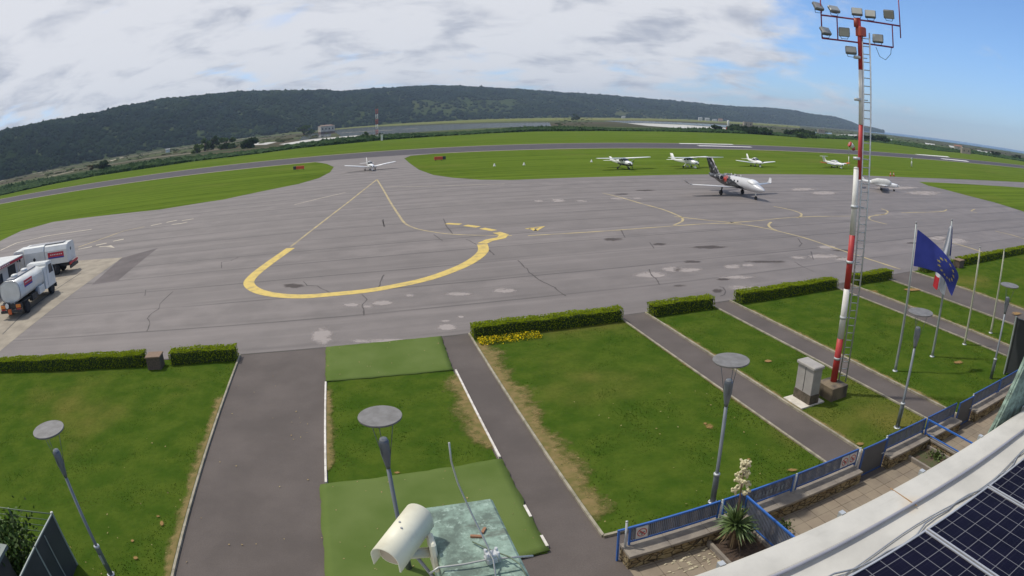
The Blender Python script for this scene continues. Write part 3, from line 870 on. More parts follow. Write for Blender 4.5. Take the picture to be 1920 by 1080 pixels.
# reed belt along the ditch beyond the airfield
BELT = [(0, 21), (90, 17), (180, 13), (270, 10), (360, 9), (470, 8.5), (560, 9), (640, 9), (715, 8), (800, 7), (920, 6.5), (1040, 6), (1240, 4.5), (1400, 6), (1500, 7), (1640, 9), (1760, 8), (1920, 7)]
belt_h = lambda x: np.interp(x, [q[0] for q in BELT], [q[1] for q in BELT])
edge_y = lambda x: np.interp(x, [q[0] for q in edge_px], [q[1] for q in edge_px])
bx = [k * 40 for k in range(49)]
ditch = poly_obj('ditch_meadow', [at(x, edge_y(x) + .3) for x in bx] + [at(x, edge_y(x) - belt_h(x) * .8) for x in bx[::-1]], -.03,
                 grass_mat('rough_ditch_grass', (.030, .062, .016), (.055, .09, .024), (.11, .12, .04), .5, .05, .2))
struct(ditch)
REED = []
for k in range(15000):
    x = rnd.uniform(0, 1920); q = at(x, edge_y(x) - .2 - (rnd.random() ** 1.5) * belt_h(x) * .62); REED.append((q.x, q.y, q.length))
REED = np.array(REED); n = len(REED)
hh = rng.uniform(.7, 1.5, n) * (1 + .35 * np.sin(REED[:, 0] * .05 + 1.3))
S = np.stack([rng.uniform(1.0, 2.4, n), rng.uniform(1.0, 2.4, n), hh], 1)
Pz = np.concatenate([REED[:, :2], (hh * .3)[:, None]], 1)
v, f = crowns(Pz, S, jit=.25)
nr = Nodes('reed_leaf'); geo = nr.nt.nodes.new('ShaderNodeNewGeometry')
nr.done(nr.mix(geo.outputs['Random Per Island'], (.020, .046, .014), (.040, .074, .020)), .9, .1)
tag(np_mesh('reed_bed', v, f, MATS['reed_leaf']), 'dark green reed belt along the far edge of the airfield', 'reeds', kind='stuff')
# low scrub scattered over the marsh
Q = []
for k in range(1500):
    px = rnd.uniform(0, 1920)
    hz = np.interp(px, [0, 300, 600, 860, 1200, 1400, 1600, 1920], [328, 274, 240, 224, 221, 229, 245, 286])
    if 615 < px < 1040 or 1110 < px < 1390: continue
    q = at(px, hz + rnd.random() ** 1.6 * 18 + .5)
    if q.y > FIELD_EDGE[min(range(len(edge_px)), key=lambda i: abs(edge_px[i][0] - px))].y + 30: Q.append((q.x, q.y, .2))
Q = np.array(Q); n = len(Q); s = rng.uniform(.5, 1.8, n)
v, f = crowns(Q, np.stack([s * 2.2, s * 1.5, s * .7], 1), jit=.3)
ns = Nodes('scrub_leaf'); geo = ns.nt.nodes.new('ShaderNodeNewGeometry')
ns.done(ns.mix(geo.outputs['Random Per Island'], (.030, .048, .015), (.075, .075, .030)), .9, .1)
tag(np_mesh('marsh_scrub', v, f, MATS['scrub_leaf']), 'low olive scrub scattered over the salt marsh', 'scrub', kind='stuff')

M_BARK = mat('tree_bark', (.09, .07, .05), .9, scale=3, bump=.4)
TREE_MATS = {}


def tree(label, px, base_py, w, h, tone, group='trees and bushes beyond the runway', cards=420):
    p = at(px, base_py); r_ = thing('tree', label, 'tree', (p.x, p.y, -.05), rnd.uniform(0, 6), group)
    b = MB(); b.tube([(0, 0, 0), (.05 * w, 0, h * .3), (.02 * w, .05 * w, h * .7)], [.06 * w + .1, .05 * w + .05, .03 * w], 7)
    for k in range(4):
        a = k * 1.6 + rnd.random(); b.tube([(0, 0, h * .3), (math.cos(a) * w * .3, math.sin(a) * w * .3, h * .65)], [.03 * w, .01 * w], 5)
    b.build('trunk', M_BARK, r_)
    pts = []
    blobs = [(rnd.gauss(0, .22) * w, rnd.gauss(0, .22) * w, h * rnd.uniform(.14, .84), rnd.uniform(.16, .30)) for _ in range(9)]
    for k in range(cards):
        bx, by, bz, br = rnd.choice(blobs)
        d = Vector((rnd.gauss(0, 1), rnd.gauss(0, 1), rnd.gauss(0, 1))).normalized() * rnd.uniform(.6, 1.05)
        pts.append((bx + d.x * br * w, by + d.y * br * w, max(.02 * h, bz + d.z * br * h * .62)))
    v, f = leaf_cards(np.array(pts), .16 * w, rng, .25, 1.2)
    key = tuple(tone)
    if key not in TREE_MATS:
        nn = Nodes('crown_leaf'); g_ = nn.nt.nodes.new('ShaderNodeNewGeometry')
        nn.leafy(nn.mix(g_.outputs['Random Per Island'], tuple(c * .6 for c in tone), tuple(c * 1.35 for c in tone)), .85, .15); TREE_MATS[key] = nn.m
    np_mesh('crown', v, f, TREE_MATS[key], r_)
    return r_


DK, MG, LG = (.036, .062, .020), (.060, .100, .026), (.10, .145, .035)
tree('round green tree left of the bush group at the end of the dyke track', 384, 283, 9, 10, MG)
tree('taller dark tree in the bush group beside the dyke track', 400, 280, 10, 13, DK)
tree('broad mid green bush right of the tallest tree in the bush group', 425, 279, 14, 9, MG)
tree('low dark bush at the right end of the bush group by the small salt pan', 470, 277, 14, 7, DK)
tree('pale yellowish bush at the left end of the bush group on the reeds', 370, 287, 8, 7, LG)
tree('dark bush standing alone in the reeds at the left of the runway', 192, 317, 12, 5, DK)
tree('small brown green bush next to the lone dark bush in the reeds', 172, 319.5, 6, 4, (.10, .08, .03))
tree('single dark tree alone on the far marsh under the middle of the hill', 1080, 225.5, 15, 12, DK, cards=300)
tree('dark bush beside the white far salt pan, left of the striped tower', 1344, 247.5, 9, 5, DK)
tree('wide dark bush just right of the red and white striped tower', 1395, 250, 26, 5, DK)
tree('second wide dark bush right of the striped tower, nearer the runway', 1425, 252, 22, 4.5, DK)
tree('dark bush left of the windsock beyond the runway', 1495, 256, 24, 5, DK)
tree('low bush close to the runway, left of the floodlight mast', 1505, 259, 12, 4, MG)
tree('dark bush behind the ladder of the floodlight mast', 1628, 264, 22, 5, DK)
tree('green bush right of the floodlight mast beyond the runway', 1650, 266, 18, 6, MG)
tree('dark shrub on the far right beyond the runway end marking', 1868, 294, 10, 5, DK)
tree('last dark shrub at the right edge beyond the runway', 1908, 299, 10, 5, DK)
tree('small dark tree beside the old salt pan house', 570, 252, 18, 12, MG)
tree('narrow dark tree on the reed belt in front of the pale pan', 683, 261, 5, 5, MG)


def house(label, px, dist, w, dpt, h, wallc, roofc, rz, group='pale houses at the foot of the hill', windows=3, ruin=False):
    p = bearing(px, 220, dist); rt = thing('house', label, 'house', (p.x, p.y, -.1), rz, group)
    wm = mat('house_wall_%d' % int(wallc[0] * 100 + wallc[2] * 7), wallc, .9, scale=.4)
    b = MB(); b.box((0, 0, h / 2), (w, dpt, h)); b.build('wall', wm, rt)
    if not ruin:
        rm = mat('house_roof_%d' % int(roofc[0] * 100 + roofc[1] * 10), roofc, .85, scale=.5)
        b = MB(); e = .5; k = h * .28
        b.loft([[(-w / 2 - e, -dpt / 2 - e, h), (-w / 2 - e, 0, h + k), (-w / 2 - e, dpt / 2 + e, h)], [(w / 2 + e, -dpt / 2 - e, h), (w / 2 + e, 0, h + k), (w / 2 + e, dpt / 2 + e, h)]], smooth=False)
        b.build('roof', rm, rt)
    for i in range(windows):
        b = MB(); b.box((-w / 2 + w * (i + .5) / windows, -dpt / 2 - .02, h * .55), (w * .09, .06, h * .25))
        b.build('window', mat('dark_window', (.03, .035, .04), .2), rt)
    return rt


W_, CRM, STO, PNK = (.62, .61, .58), (.5, .47, .4), (.33, .28, .22), (.52, .36, .33)
TER, GRY = (.28, .14, .09), (.3, .3, .3)
house('leftmost white house in the row of four below the hill end', 1313, 2150, 13, 11, 9, W_, GRY, -.4)
house('second white house from the left in the row of four below the hill', 1326, 2150, 15, 11, 8.5, W_, GRY, -.4)
house('long low white house beside the pinkish house below the hill', 1340, 2150, 15, 9, 5.5, W_, GRY, -.4)
house('pinkish house at the right end of the row of four', 1351, 2150, 14, 10, 8, PNK, TER, -.4)
house('small white hut on the far marsh under the falling ridge', 1169, 2000, 11, 8, 6, W_, GRY, -.2, 'salt pan huts')
house('ruined pale stone house on the marsh right of the striped tower', 1402, 900, 13, 9, 8, STO, TER, -.4, 'salt pan huts', 2, True)
house('pale hut left of the windsock on the far marsh', 1540, 900, 10, 7, 5, STO, TER, -.6, 'salt pan huts', 1, True)
house('low stone ruin far right behind the runway marking', 1812, 560, 9, 7, 5, STO, TER, -.8, 'salt pan huts', 2, True)
house('pale stone hut left of the low ruin on the right marsh', 1797, 700, 9, 6, 4.5, CRM, TER, -.8, 'salt pan huts', 1)
house('tiny white hut on the left marsh beside the dyke track', 313, 700, 5, 4.5, 3.4, W_, GRY, .4, 'salt pan huts', 1)
p = at(612, 250); rt = thing('salt_pan_house', 'large old cream stone building with hip roof on the salt pan edge', 'building', (p.x, p.y, -.1), .35)
b = MB(); b.box((0, 0, 4.6), (19, 12, 9.2)); b.build('wall', mat('cream_plaster', (.58, .54, .45), .9, col2=(.42, .37, .3), scale=.25), rt)
b = MB(); b.box((0, 0, 1.2), (19.3, 12.3, 2.4)); b.build('plinth', mat('brown_stone', (.16, .11, .09), .9, scale=.5), rt)
b = MB(); b.box((0, 0, 10.0), (19.8, 12.8, 1.6), top=(.55, .3)); b.build('roof', mat('old_tile_roof', (.24, .17, .13), .9, scale=.5), rt)
for i in range(4):
    b = MB(); b.box((-7 + i * 4.6, -6.03, 5.8), (1.3, .1, 2.0)); b.build('window', MATS['dark_window'], rt)

M_RED = mat('red_paint', (.45, .035, .03), .5, col2=(.36, .03, .03), scale=2)
M_WHITE = mat('white_paint', (.72, .71, .67), .5, col2=(.62, .60, .55), scale=2)
M_ORANGE = mat('orange_paint', (.62, .13, .03), .6, scale=3)
M_GALV = mat('galvanised_steel', (.56, .58, .58), .5, metal=.35, col2=(.42, .44, .45), scale=6)
M_BLACK = mat('black_rubber', (.018, .018, .02), .8, scale=8)
M_DARK = mat('dark_metal', (.04, .042, .045), .5, metal=.3, scale=6)

# red and white lattice radio mast beyond the taxiway
p = at(707, 262); rt = thing('radio_mast', 'red and white lattice radio mast behind the taxiing plane', 'mast', (p.x, p.y, 0))
for k in range(6):
    b = MB(); z0, z1 = k * 2.9, (k + 1) * 2.9
    for sx, sy in ((-1, -1), (1, -1), (1, 1), (-1, 1)):
        b.tube([(sx * .55, sy * .55, z0), (sx * .55, sy * .55, z1)], .12, 5)
    for j in range(2):
        za, zb = z0 + j * 1.45, z0 + (j + 1) * 1.45
        for s_ in (-1, 1): b.tube([(-.55, s_ * .55, za), (.55, s_ * .55, zb)], .07, 4); b.tube([(s_ * .55, -.55, zb), (s_ * .55, .55, za)], .07, 4)
    b.build('lattice_section', M_WHITE if k % 2 == 0 else M_RED, rt)
b = MB(); b.tube([(0, 0, 17.4), (0, 0, 20.5)], .08, 5); b.build('antenna', M_DARK, rt)
b = MB(); b.tube([(-1.1, 0, 18.4), (1.1, 0, 18.4)], .06, 4); b.build('antenna_arm', M_DARK, rt)
p = at(716, 263.5); rt = thing('marker_cabinet', 'small white equipment cabinet beside the lattice radio mast', 'cabinet', (p.x, p.y, -.02))
b = MB(); b.bbox((0, 0, 1.5), (1.1, 1.1, 3.0), .05); b.build('body', M_WHITE, rt)
b = MB(); b.box((0, 0, 3.08), (1.9, 1.4, .14)); b.build('lid', M_WHITE, rt)
p = at(1365, 248.5); rt = thing('striped_tower', 'white tank on red and white striped base beyond the runway', 'tower', (p.x, p.y, -.02))
for k in range(6):
    a = k * math.pi / 3; b = MB(); b.box((math.cos(a) * 1.05, math.sin(a) * 1.05, 2.1), (.95, .95, 4.2), rz=a); b.build('base_panel', M_RED if k % 2 else M_WHITE, rt)
b = MB(); b.lathe([(.8, 4.15), (.85, 4.3), (.85, 8.6), (.6, 9.2), (.1, 9.5)], 12); b.build('column', M_WHITE, rt)

# ------------------------------------------------------------------ airfield furniture
p = at(1591, 311); rt = thing('windsock', 'red and white windsock hanging from a pole left of the floodlight mast', 'windsock', (p.x, p.y, 0))
b = MB(); b.tube([(0, 0, 0), (0, 0, 2.6)], .12, 8); b.build('lower_pole', M_WHITE, rt)
b = MB(); b.tube([(0, 0, 2.6), (0, 0, 6.6)], .07, 8); b.build('upper_pole', M_GALV, rt)
sock = [(0.05, 0, 6.1), (.65, -.2, 5.75), (1.15, -.4, 5.2), (1.55, -.6, 4.5)]
rr_ = [.75, .7, .6, .45]
b = MB(); b.tube([(x, y, z) for x, y, z in (sock[0], Vector(sock[0]).lerp(Vector(sock[1]), .6))], [.78, .74], 10); b.build('red_band', M_RED, rt)
b = MB(); b.tube([Vector(sock[0]).lerp(Vector(sock[1]), .6), sock[1], sock[2]], [.74, .70, .60], 10); b.build('white_band', M_WHITE, rt)
b = MB(); b.tube([sock[2], sock[3]], [.60, .46], 10); b.build('red_band', M_RED, rt)
p = at(1709, 312.5); rt = thing('weather_post', 'white instrument post standing on the grass right of the floodlight mast', 'weather instrument', (p.x, p.y, 0))
b = MB(); b.lathe([(.28, 0), (.24, 1.6), (.2, 1.7), (.06, 1.75), (.06, 2.6)], 10); b.build('post', M_WHITE, rt)
b = MB(); b.box((0, 0, 2.75), (.7, .45, .5)); b.build('sensor_head', mat('pale_green_housing', (.45, .5, .38), .6), rt)
for px, lb in ((1669.5, 'left one of two orange traffic cones on the taxi strip edge'), (1675.5, 'right one of two orange traffic cones on the taxi strip edge')):
    p = at(px, 330.5); rt = thing('traffic_cone', lb, 'traffic cone', (p.x, p.y, .03), 0, 'orange cones by the taxi strip')
    b = MB(); b.box((0, 0, .04), (.5, .5, .08)); b.build('base', M_ORANGE, rt)
    b = MB(); b.lathe([(.24, .08), (.05, 1.0), (.03, 1.02)], 10); b.build('cone', M_ORANGE, rt)
    b = MB(); b.lathe([(.17, .45), (.13, .62)], 10, cap=False); b.v = [(x * 1.03, y * 1.03, z) for x, y, z in b.v]; b.build('reflective_band', M_WHITE, rt)
for (px, py), lb, flip in (((563, 318.8), 'red taxi guidance board on the grass left of the taxiway', 1), ((822, 301.4), 'red taxi guidance board on the grass right of the taxiway', -1)):
    p = at(px, py); rt = thing('guidance_board', lb, 'airfield sign', (p.x, p.y, 0), -.1 * flip, 'red guidance boards beside the taxiway')
    b = MB(); b.bbox((0, 0, .62), (2.1, .3, .75), .03); b.build('board', mat('signal_red', (.62, .075, .03), .5, scale=3), rt)
    b = MB(); b.bbox((-1.45 if flip > 0 else 1.45, 0, .62), (.78, .3, .8), .03); b.build('end_board', M_DARK, rt)
    for sx in (-.8, .8):
        b = MB(); b.box((sx, 0, .12), (.12, .2, .26)); b.build('leg', M_DARK, rt)
for (px, py), lb in (((927, 311.5), 'small white edge marker on the grass nearest the red taxi board'), ((982.5, 309.5), 'middle white edge marker beside a dry strip of grass'), ((1109, 303.8), 'white edge marker close beside the parked high wing plane')):
    p = at(px, py); rt = thing('edge_marker', lb, 'edge marker', (p.x, p.y, 0), 0, 'small white markers on the grass')
    b = MB(); b.lathe([(.22, 0), (.2, .06), (.12, .5), (.02, .55)], 8); b.build('cone', M_WHITE, rt)
    b = MB(); b.lathe([(.34, 0), (.34, .06)], 8); b.build('base', M_WHITE, rt)


# ================================================================== AIRCRAFT (local frame: nose towards -y, z up, origin on the ground)
M_PLANE = mat('aircraft_white', (.84, .84, .82), .3, clear=.4, scale=.8, col2=(.80, .80, .79))
M_GLASS = mat('dark_glass', (.03, .04, .05), .08, spec=.8, scale=3)
M_PGLASS = mat('sunlit_canopy', (.45, .46, .45), .15, spec=.7, scale=3)
M_COVER = mat('fabric_cover', (.60, .60, .57), .9, scale=2, bump=.4)
M_GREY = mat('grey_paint', (.30, .30, .31), .5, scale=3)


def fus_rings(secs, n=16, pw=2.4):
    rings = []
    for y, z, hw, hh in secs:
        ring = []
        for k in range(n):
            a = 2 * math.pi * k / n; c, s_ = math.cos(a), math.sin(a)
            ring.append((hw * math.copysign(abs(c) ** (2 / pw), c), y, z + hh * math.copysign(abs(s_) ** (2 / pw), s_)))
        rings.append(ring)
    return rings


AF = [(0, 0), (.06, .55), (.3, 1), (.65, .7), (1, .05), (.65, -.3), (.3, -.5), (.06, -.4)]


def wing_rings(secs):          # secs: (x, y_lead, z, chord, thick)
    return [[(x, yl + u * c, z + w * t / 2) for u, w in AF] for x, yl, z, c, t in secs]


def fin_rings(secs):           # secs: (z, y_lead, chord, thick)
    return [[(w * t / 2, yl + u * c, z) for u, w in ((0, 0), (.12, .8), (.4, 1), (1, .05), (.4, -1), (.12, -.8))] for z, yl, c, t in secs]


def wheel(parent, name, x, y, r=.2, w=.14, leg_top=None, leg_r=.05, legm=None, spat=False):
    b = MB()
    b.tube([leg_top, (x, y, r)], [leg_r * 1.4, leg_r], 6)
    g0 = b.build(name, legm or M_PLANE, parent)
    if spat:
        b = MB(); b.loft(fus_rings([(y - .42, r + .02, .03, .05), (y - .2, r + .03, .12, .2), (y + .1, r + .03, .13, .2), (y + .6, r + .06, .02, .04)], 10))
    g = g0
    if spat: b.build('wheel_spat', legm or M_PLANE, g)
    b = MB(); b.lathe([(r * .55, -w / 2), (r * .93, -w / 2), (r, -w / 4), (r, w / 4), (r * .93, w / 2), (r * .55, w / 2)], 16, axis='X')
    b.v = [(vx + x, vy + y, vz + r) for vx, vy, vz in b.v]; b.build('tyre', M_BLACK, g)
    return g


def prop(parent, y, z, rad, ang=.5, blades=2, m=None):
    b = MB()
    for k in range(blades):
        a = ang + k * 2 * math.pi / blades
        M = Matrix.Translation((0, y, z)) @ Matrix.Rotation(a, 4, 'Y')
        b.loft([[(-.05, -.02, .05), (.05, .02, .05), (.05, .05, .05), (-.05, .01, .05)], [(-.085, -.02, rad * .5), (.085, .01, rad * .5), (.085, .03, rad * .5), (-.085, 0, rad * .5)],
                [(-.05, -.005, rad), (.05, .0, rad), (.05, .012, rad), (-.05, .007, rad)]], smooth=False, M=M)
    p = b.build('propeller', m or M_DARK, parent)
    b = MB(); b.loft(fus_rings([(y - .32, z, .02, .02), (y - .2, z, .1, .1), (y + .02, z, .16, .16)], 12, 2)); b.build('spinner', M_PLANE, p)


def low_wing(label, loc, rz, span=10.0, L=7.0, ttail=False, canopy=None, cover=False, group='parked light aircraft', stripe=None, red_tip=False, dihedral=.10):
    t = thing('light_aircraft', label, 'light aircraft', loc, rz, group)
    k = L / 7.0; z0 = 1.0
    b = MB(); b.loft(fus_rings([(-2.75 * k, z0, .18, .18), (-2.6 * k, z0, .34, .30), (-2.0 * k, z0 + .02, .46, .40), (-1.0 * k, z0 + .05, .54, .46), (.6 * k, z0 + .08, .54, .48), (1.8 * k, z0 + .14, .36, .36), (3.2 * k, z0 + .26, .18, .22), (4.1 * k, z0 + .34, .05, .12)]))
    b.build('fuselage', M_PLANE, t)
    b = MB()
    if cover:
        b.loft(fus_rings([(-1.55 * k, z0 + .2, .50, .40), (-1.2 * k, z0 + .28, .57, .58), (-.7 * k, z0 + .42, .60, .62), (.9 * k, z0 + .42, .60, .60), (1.9 * k, z0 + .22, .42, .42)], 14, 2.6)); b.build('canopy_cover', M_COVER, t)
    else:
        b.loft(fus_rings([(-1.15 * k, z0 + .40, .30, .06), (-.6 * k, z0 + .50, .47, .36), (.2 * k, z0 + .52, .50, .44), (1.1 * k, z0 + .46, .40, .32), (1.9 * k, z0 + .36, .16, .12)], 14, 2.2)); b.build('canopy', canopy or M_GLASS, t)
        if canopy is None:
            b = MB(); b.loft(fus_rings([(-.25 * k, z0 + .74, .34, .245), (.2 * k, z0 + .75, .36, .25), (1.0 * k, z0 + .66, .33, .19)], 14, 2.2)); b.build('cabin_roof', M_PLANE, t)
            for s_ in (-1, 1):
                b = MB(); b.box((s_ * .505, .75 * k, z0 + .54), (.05, .3, .36)); b.build('window_pillar', M_PLANE, t)
    for s_ in (-1, 1):
        b = MB(); b.loft(wing_rings([(s_ * .45, -.95 * k, z0 - .28, 1.75, .34), (s_ * span * .30, -.80 * k, z0 - .28 + span * .30 * dihedral, 1.55, .29), (s_ * span * .48, -.62 * k, z0 - .28 + span * .48 * dihedral, 1.2, .2), (s_ * span * .5, -.45 * k, z0 - .27 + span * .5 * dihedral, .7, .03)]))
        w = b.build('wing', M_PLANE, t)
        if red_tip:
            b = MB(); b.loft(wing_rings([(s_ * span * .34, -.80 * k, z0 - .28 + span * .34 * dihedral, 1.56, .33), (s_ * span * .48, -.66 * k, z0 - .28 + span * .48 * dihedral, 1.26, .24), (s_ * span * .505, -.5 * k, z0 - .27 + span * .505 * dihedral, .8, .05)])); b.build('wing_tip', M_ORANGE, w)
    zf = z0 + .3
    b = MB(); b.loft(fin_rings([(zf, 2.5 * k, 1.7, .10), (zf + .35, 3.15 * k, 1.15, .1), (zf + 1.25, 3.75 * k, .72, .06)])); b.build('fin', M_PLANE, t)
    zt = zf + 1.25 if ttail else z0 + .38
    yt = 3.6 * k if ttail else 3.35 * k
    b = MB(); b.loft(wing_rings([(-1.6, yt + .15, zt, .62, .05), (-.4, yt, zt, .85, .09), (.4, yt, zt, .85, .09), (1.6, yt + .15, zt, .62, .05)])); b.build('tailplane', M_PLANE, t)
    prop(t, -2.78 * k, z0, .85, rnd.uniform(0, 3))
    wheel(t, 'nose_gear', 0, -2.1 * k, .19, .13, (0, -2.1 * k, z0 - .2), .05, spat=not cover)
    for s_ in (-1, 1): wheel(t, 'main_gear', s_ * 1.15, .15 * k, .21, .15, (s_ * 1.0, .1 * k, z0 - .2), .06, spat=not cover)
    return t


def high_wing(label, loc, rz, span=11.0, dark_belly=False, fin_h=1.5, spats=True, group='parked light aircraft'):
    t = thing('light_aircraft', label, 'light aircraft', loc, rz, group)
    z0 = 1.18
    b = MB(); b.loft(fus_rings([(-2.45, z0 - .02, .2, .2), (-2.3, z0 - .02, .42, .36), (-1.5, z0, .5, .42), (-.9, z0 + .08, .54, .5), (-.5, z0 + .22, .55, .66), (.7, z0 + .24, .54, .66), (1.7, z0 + .14, .40, .44), (3.2, z0 + .14, .2, .26), (5.0, z0 + .2, .05, .12)], 16, 3))
    b.build('fuselage', M_PLANE, t)
    if dark_belly:
        b = MB(); b.loft(fus_rings([(-2.47, z0 - .16, .2, .14), (-2.32, z0 - .18, .43, .21), (-1.5, z0 - .2, .51, .24), (-.5, z0 - .2, .56, .27), (.7, z0 - .18, .55, .27), (1.7, z0 - .08, .4, .24)], 16, 3)); b.build('belly_stripe', M_DARK, t)
    b = MB(); b.loft(fus_rings([(-1.12, z0 + .46, .42, .06), (-.72, z0 + .62, .50, .22), (-.42, z0 + .66, .53, .2)], 16, 3)); b.build('windscreen', M_GLASS, t)
    for s_ in (-1, 1):
        for y, w_ in ((-.15, .55), (.65, .6)):
            b = MB(); b.box((s_ * .545, y, z0 + .55), (.03, w_, .36)); b.build('side_window', M_GLASS, t)
    for s_ in (-1, 1):
        b = MB(); b.loft(wing_rings([(s_ * .0, -.75, z0 + .93, 1.6, .22), (s_ * span * .3, -.75, z0 + .99, 1.6, .2), (s_ * span * .48, -.55, z0 + 1.05, 1.2, .13), (s_ * span * .5, -.4, z0 + 1.06, .9, .04)])); w = b.build('wing', M_PLANE, t)
        b = MB(); b.tube([(s_ * .5, -.2, z0 - .3), (s_ * 2.6, -.1, z0 + .92)], .05, 6); b.build('wing_strut', M_PLANE, w)
    b = MB(); b.loft(fin_rings([(z0 + .25, 3.0, 2.1, .1), (z0 + .5, 3.9, 1.2, .1), (z0 + fin_h, 4.55, .8, .06)])); b.build('fin', M_PLANE, t)
    b = MB(); b.loft(wing_rings([(-1.75, 4.25, z0 + .22, .7, .05), (-.3, 4.0, z0 + .22, 1.0, .09), (.3, 4.0, z0 + .22, 1.0, .09), (1.75, 4.25, z0 + .22, .7, .05)])); b.build('tailplane', M_PLANE, t)
    prop(t, -2.5, z0 - .02, .92, rnd.uniform(0, 3), 3)
    wheel(t, 'nose_gear', 0, -1.75, .2, .14, (0, -1.75, z0 - .3), .05, spat=spats)
    for s_ in (-1, 1): wheel(t, 'main_gear', s_ * 1.25, .35, .23, .16, (s_ * .45, .3, z0 - .3), .06, M_DARK if dark_belly else None, spat=spats)
    return t


high_wing('white high wing light aircraft with dark belly, leftmost of the planes parked on the grass', (51.3, 107.6, 0), R(9), 12.4, True, spats=False, fin_h=.95)
high_wing('all white high wing light aircraft with wheel spats, partly hidden behind the jet tail', (66.3, 108.2, 0), R(17), 11.6)
low_wing('white low wing light aircraft with bubble cabin, on the grass behind the jet nose', (86.4, 111.4, 0), R(-9), 10.4, 7.6)
low_wing('white light aircraft with a T tail and orange wing tips beside the windsock', (113.4, 111.6, 0), R(4), 12.0, 7.4, True, M_PGLASS, red_tip=True)
low_wing('white low wing light aircraft under a fabric canopy cover beside the floodlight mast', (86.1, 71.7, .006), R(40), 11.0, 7.9, cover=True)
low_wing('white light aircraft taxiing head on where the taxiway meets the runway', (4.2, 132.6, .006), R(9), 11.6, 7.4, group='', dihedral=.13)

# business jet
def jet_mat():
    n = Nodes('jet_livery')
    x, y, z = n.xyz()
    jag = n.math('MULTIPLY', n.math('SUBTRACT', n.noise(1.1, 5, .7, (1, 1, 1)), .5), 5.2)
    edge = n.math('ADD', n.math('ADD', n.math('MULTIPLY', y, 1.0), jag), n.math('MULTIPLY', n.math('SUBTRACT', 1.95, z), 3.0))
    dark = n.rng(edge, -.7, -.5)
    col = n.mix(dark, (.52, .52, .53), (.022, .023, .028))
    sm = n.rng(n.noise(1.7, 4, .7, off=(3, 5, 1)), .58, .64)
    col = n.mix(n.math('MULTIPLY', n.math('MULTIPLY', sm, dark), .8), col, (.40, .40, .41))
    d = n.nt.nodes.new('ShaderNodeVectorMath'); d.operation = 'DISTANCE'; n.nt.links.new(n.tc, d.inputs[0]); d.inputs[1].default_value = (-.85, 1.75, 2.25)
    red = n.math('MULTIPLY', n.rng(d.outputs['Value'], .7, .5), n.rng(n.noise(2.4, 3, .6), .38, .5))
    col = n.mix(red, col, (.42, .06, .045))
    n.b.inputs['Coat Weight'].default_value = .5
    return n.done(col, .3, .5)
def finmat():
    n = Nodes('jet_fin_livery')
    x, y, z = n.xyz()
    k = n.math('ADD', z, n.math('MULTIPLY', n.math('SUBTRACT', n.noise(2.0, 4, .6), .5), 1.2))
    col = n.mix(n.rng(k, 2.45, 2.6), (.55, .55, .55), (.02, .02, .024))
    col = n.mix(n.math('MULTIPLY', n.rng(n.noise(1.9, 4, .7, off=(1, 4, 2)), .56, .62), n.rng(z, 2.6, 2.9)), col, (.34, .34, .36))
    col = n.mix(n.rng(n.math('ADD', z, n.math('MULTIPLY', y, -.55)), 1.02, 1.1), col, (.5, .5, .5))
    return n.done(col, .3, .5)
M_JET, M_FIN = jet_mat(), finmat()
M_SILV = mat('jet_silver', (.52, .52, .53), .3, clear=.4, scale=1)
jet = thing('business_jet', 'silver business jet with torn looking black livery at its rear, parked on the apron', 'business jet', (49.9, 68.6, .006), R(1))
SEC = [(-6.3, 1.42, .04, .04), (-6.1, 1.42, .22, .18), (-5.5, 1.46, .46, .38), (-4.6, 1.58, .66, .58), (-3.7, 1.76, .76, .76), (-2.4, 1.84, .79, .80), (2.0, 1.84, .79, .80), (3.4, 1.92, .68, .68), (5.0, 2.12, .42, .42), (6.6, 2.34, .14, .16), (6.9, 2.36, .04, .05)]
b = MB(); b.loft(fus_rings(SEC, 20, 2.1)); fus = b.build('fuselage', M_JET, jet)
b = MB(); b.loft(fus_rings([(-4.7, 1.96, .42, .20), (-4.3, 2.08, .64, .34), (-3.75, 2.24, .70, .34), (-3.3, 2.32, .66, .30)], 18, 2.1)); b.build('windscreen', mat('jet_windscreen', (.80, .80, .78), .2, spec=.9, scale=2), jet)
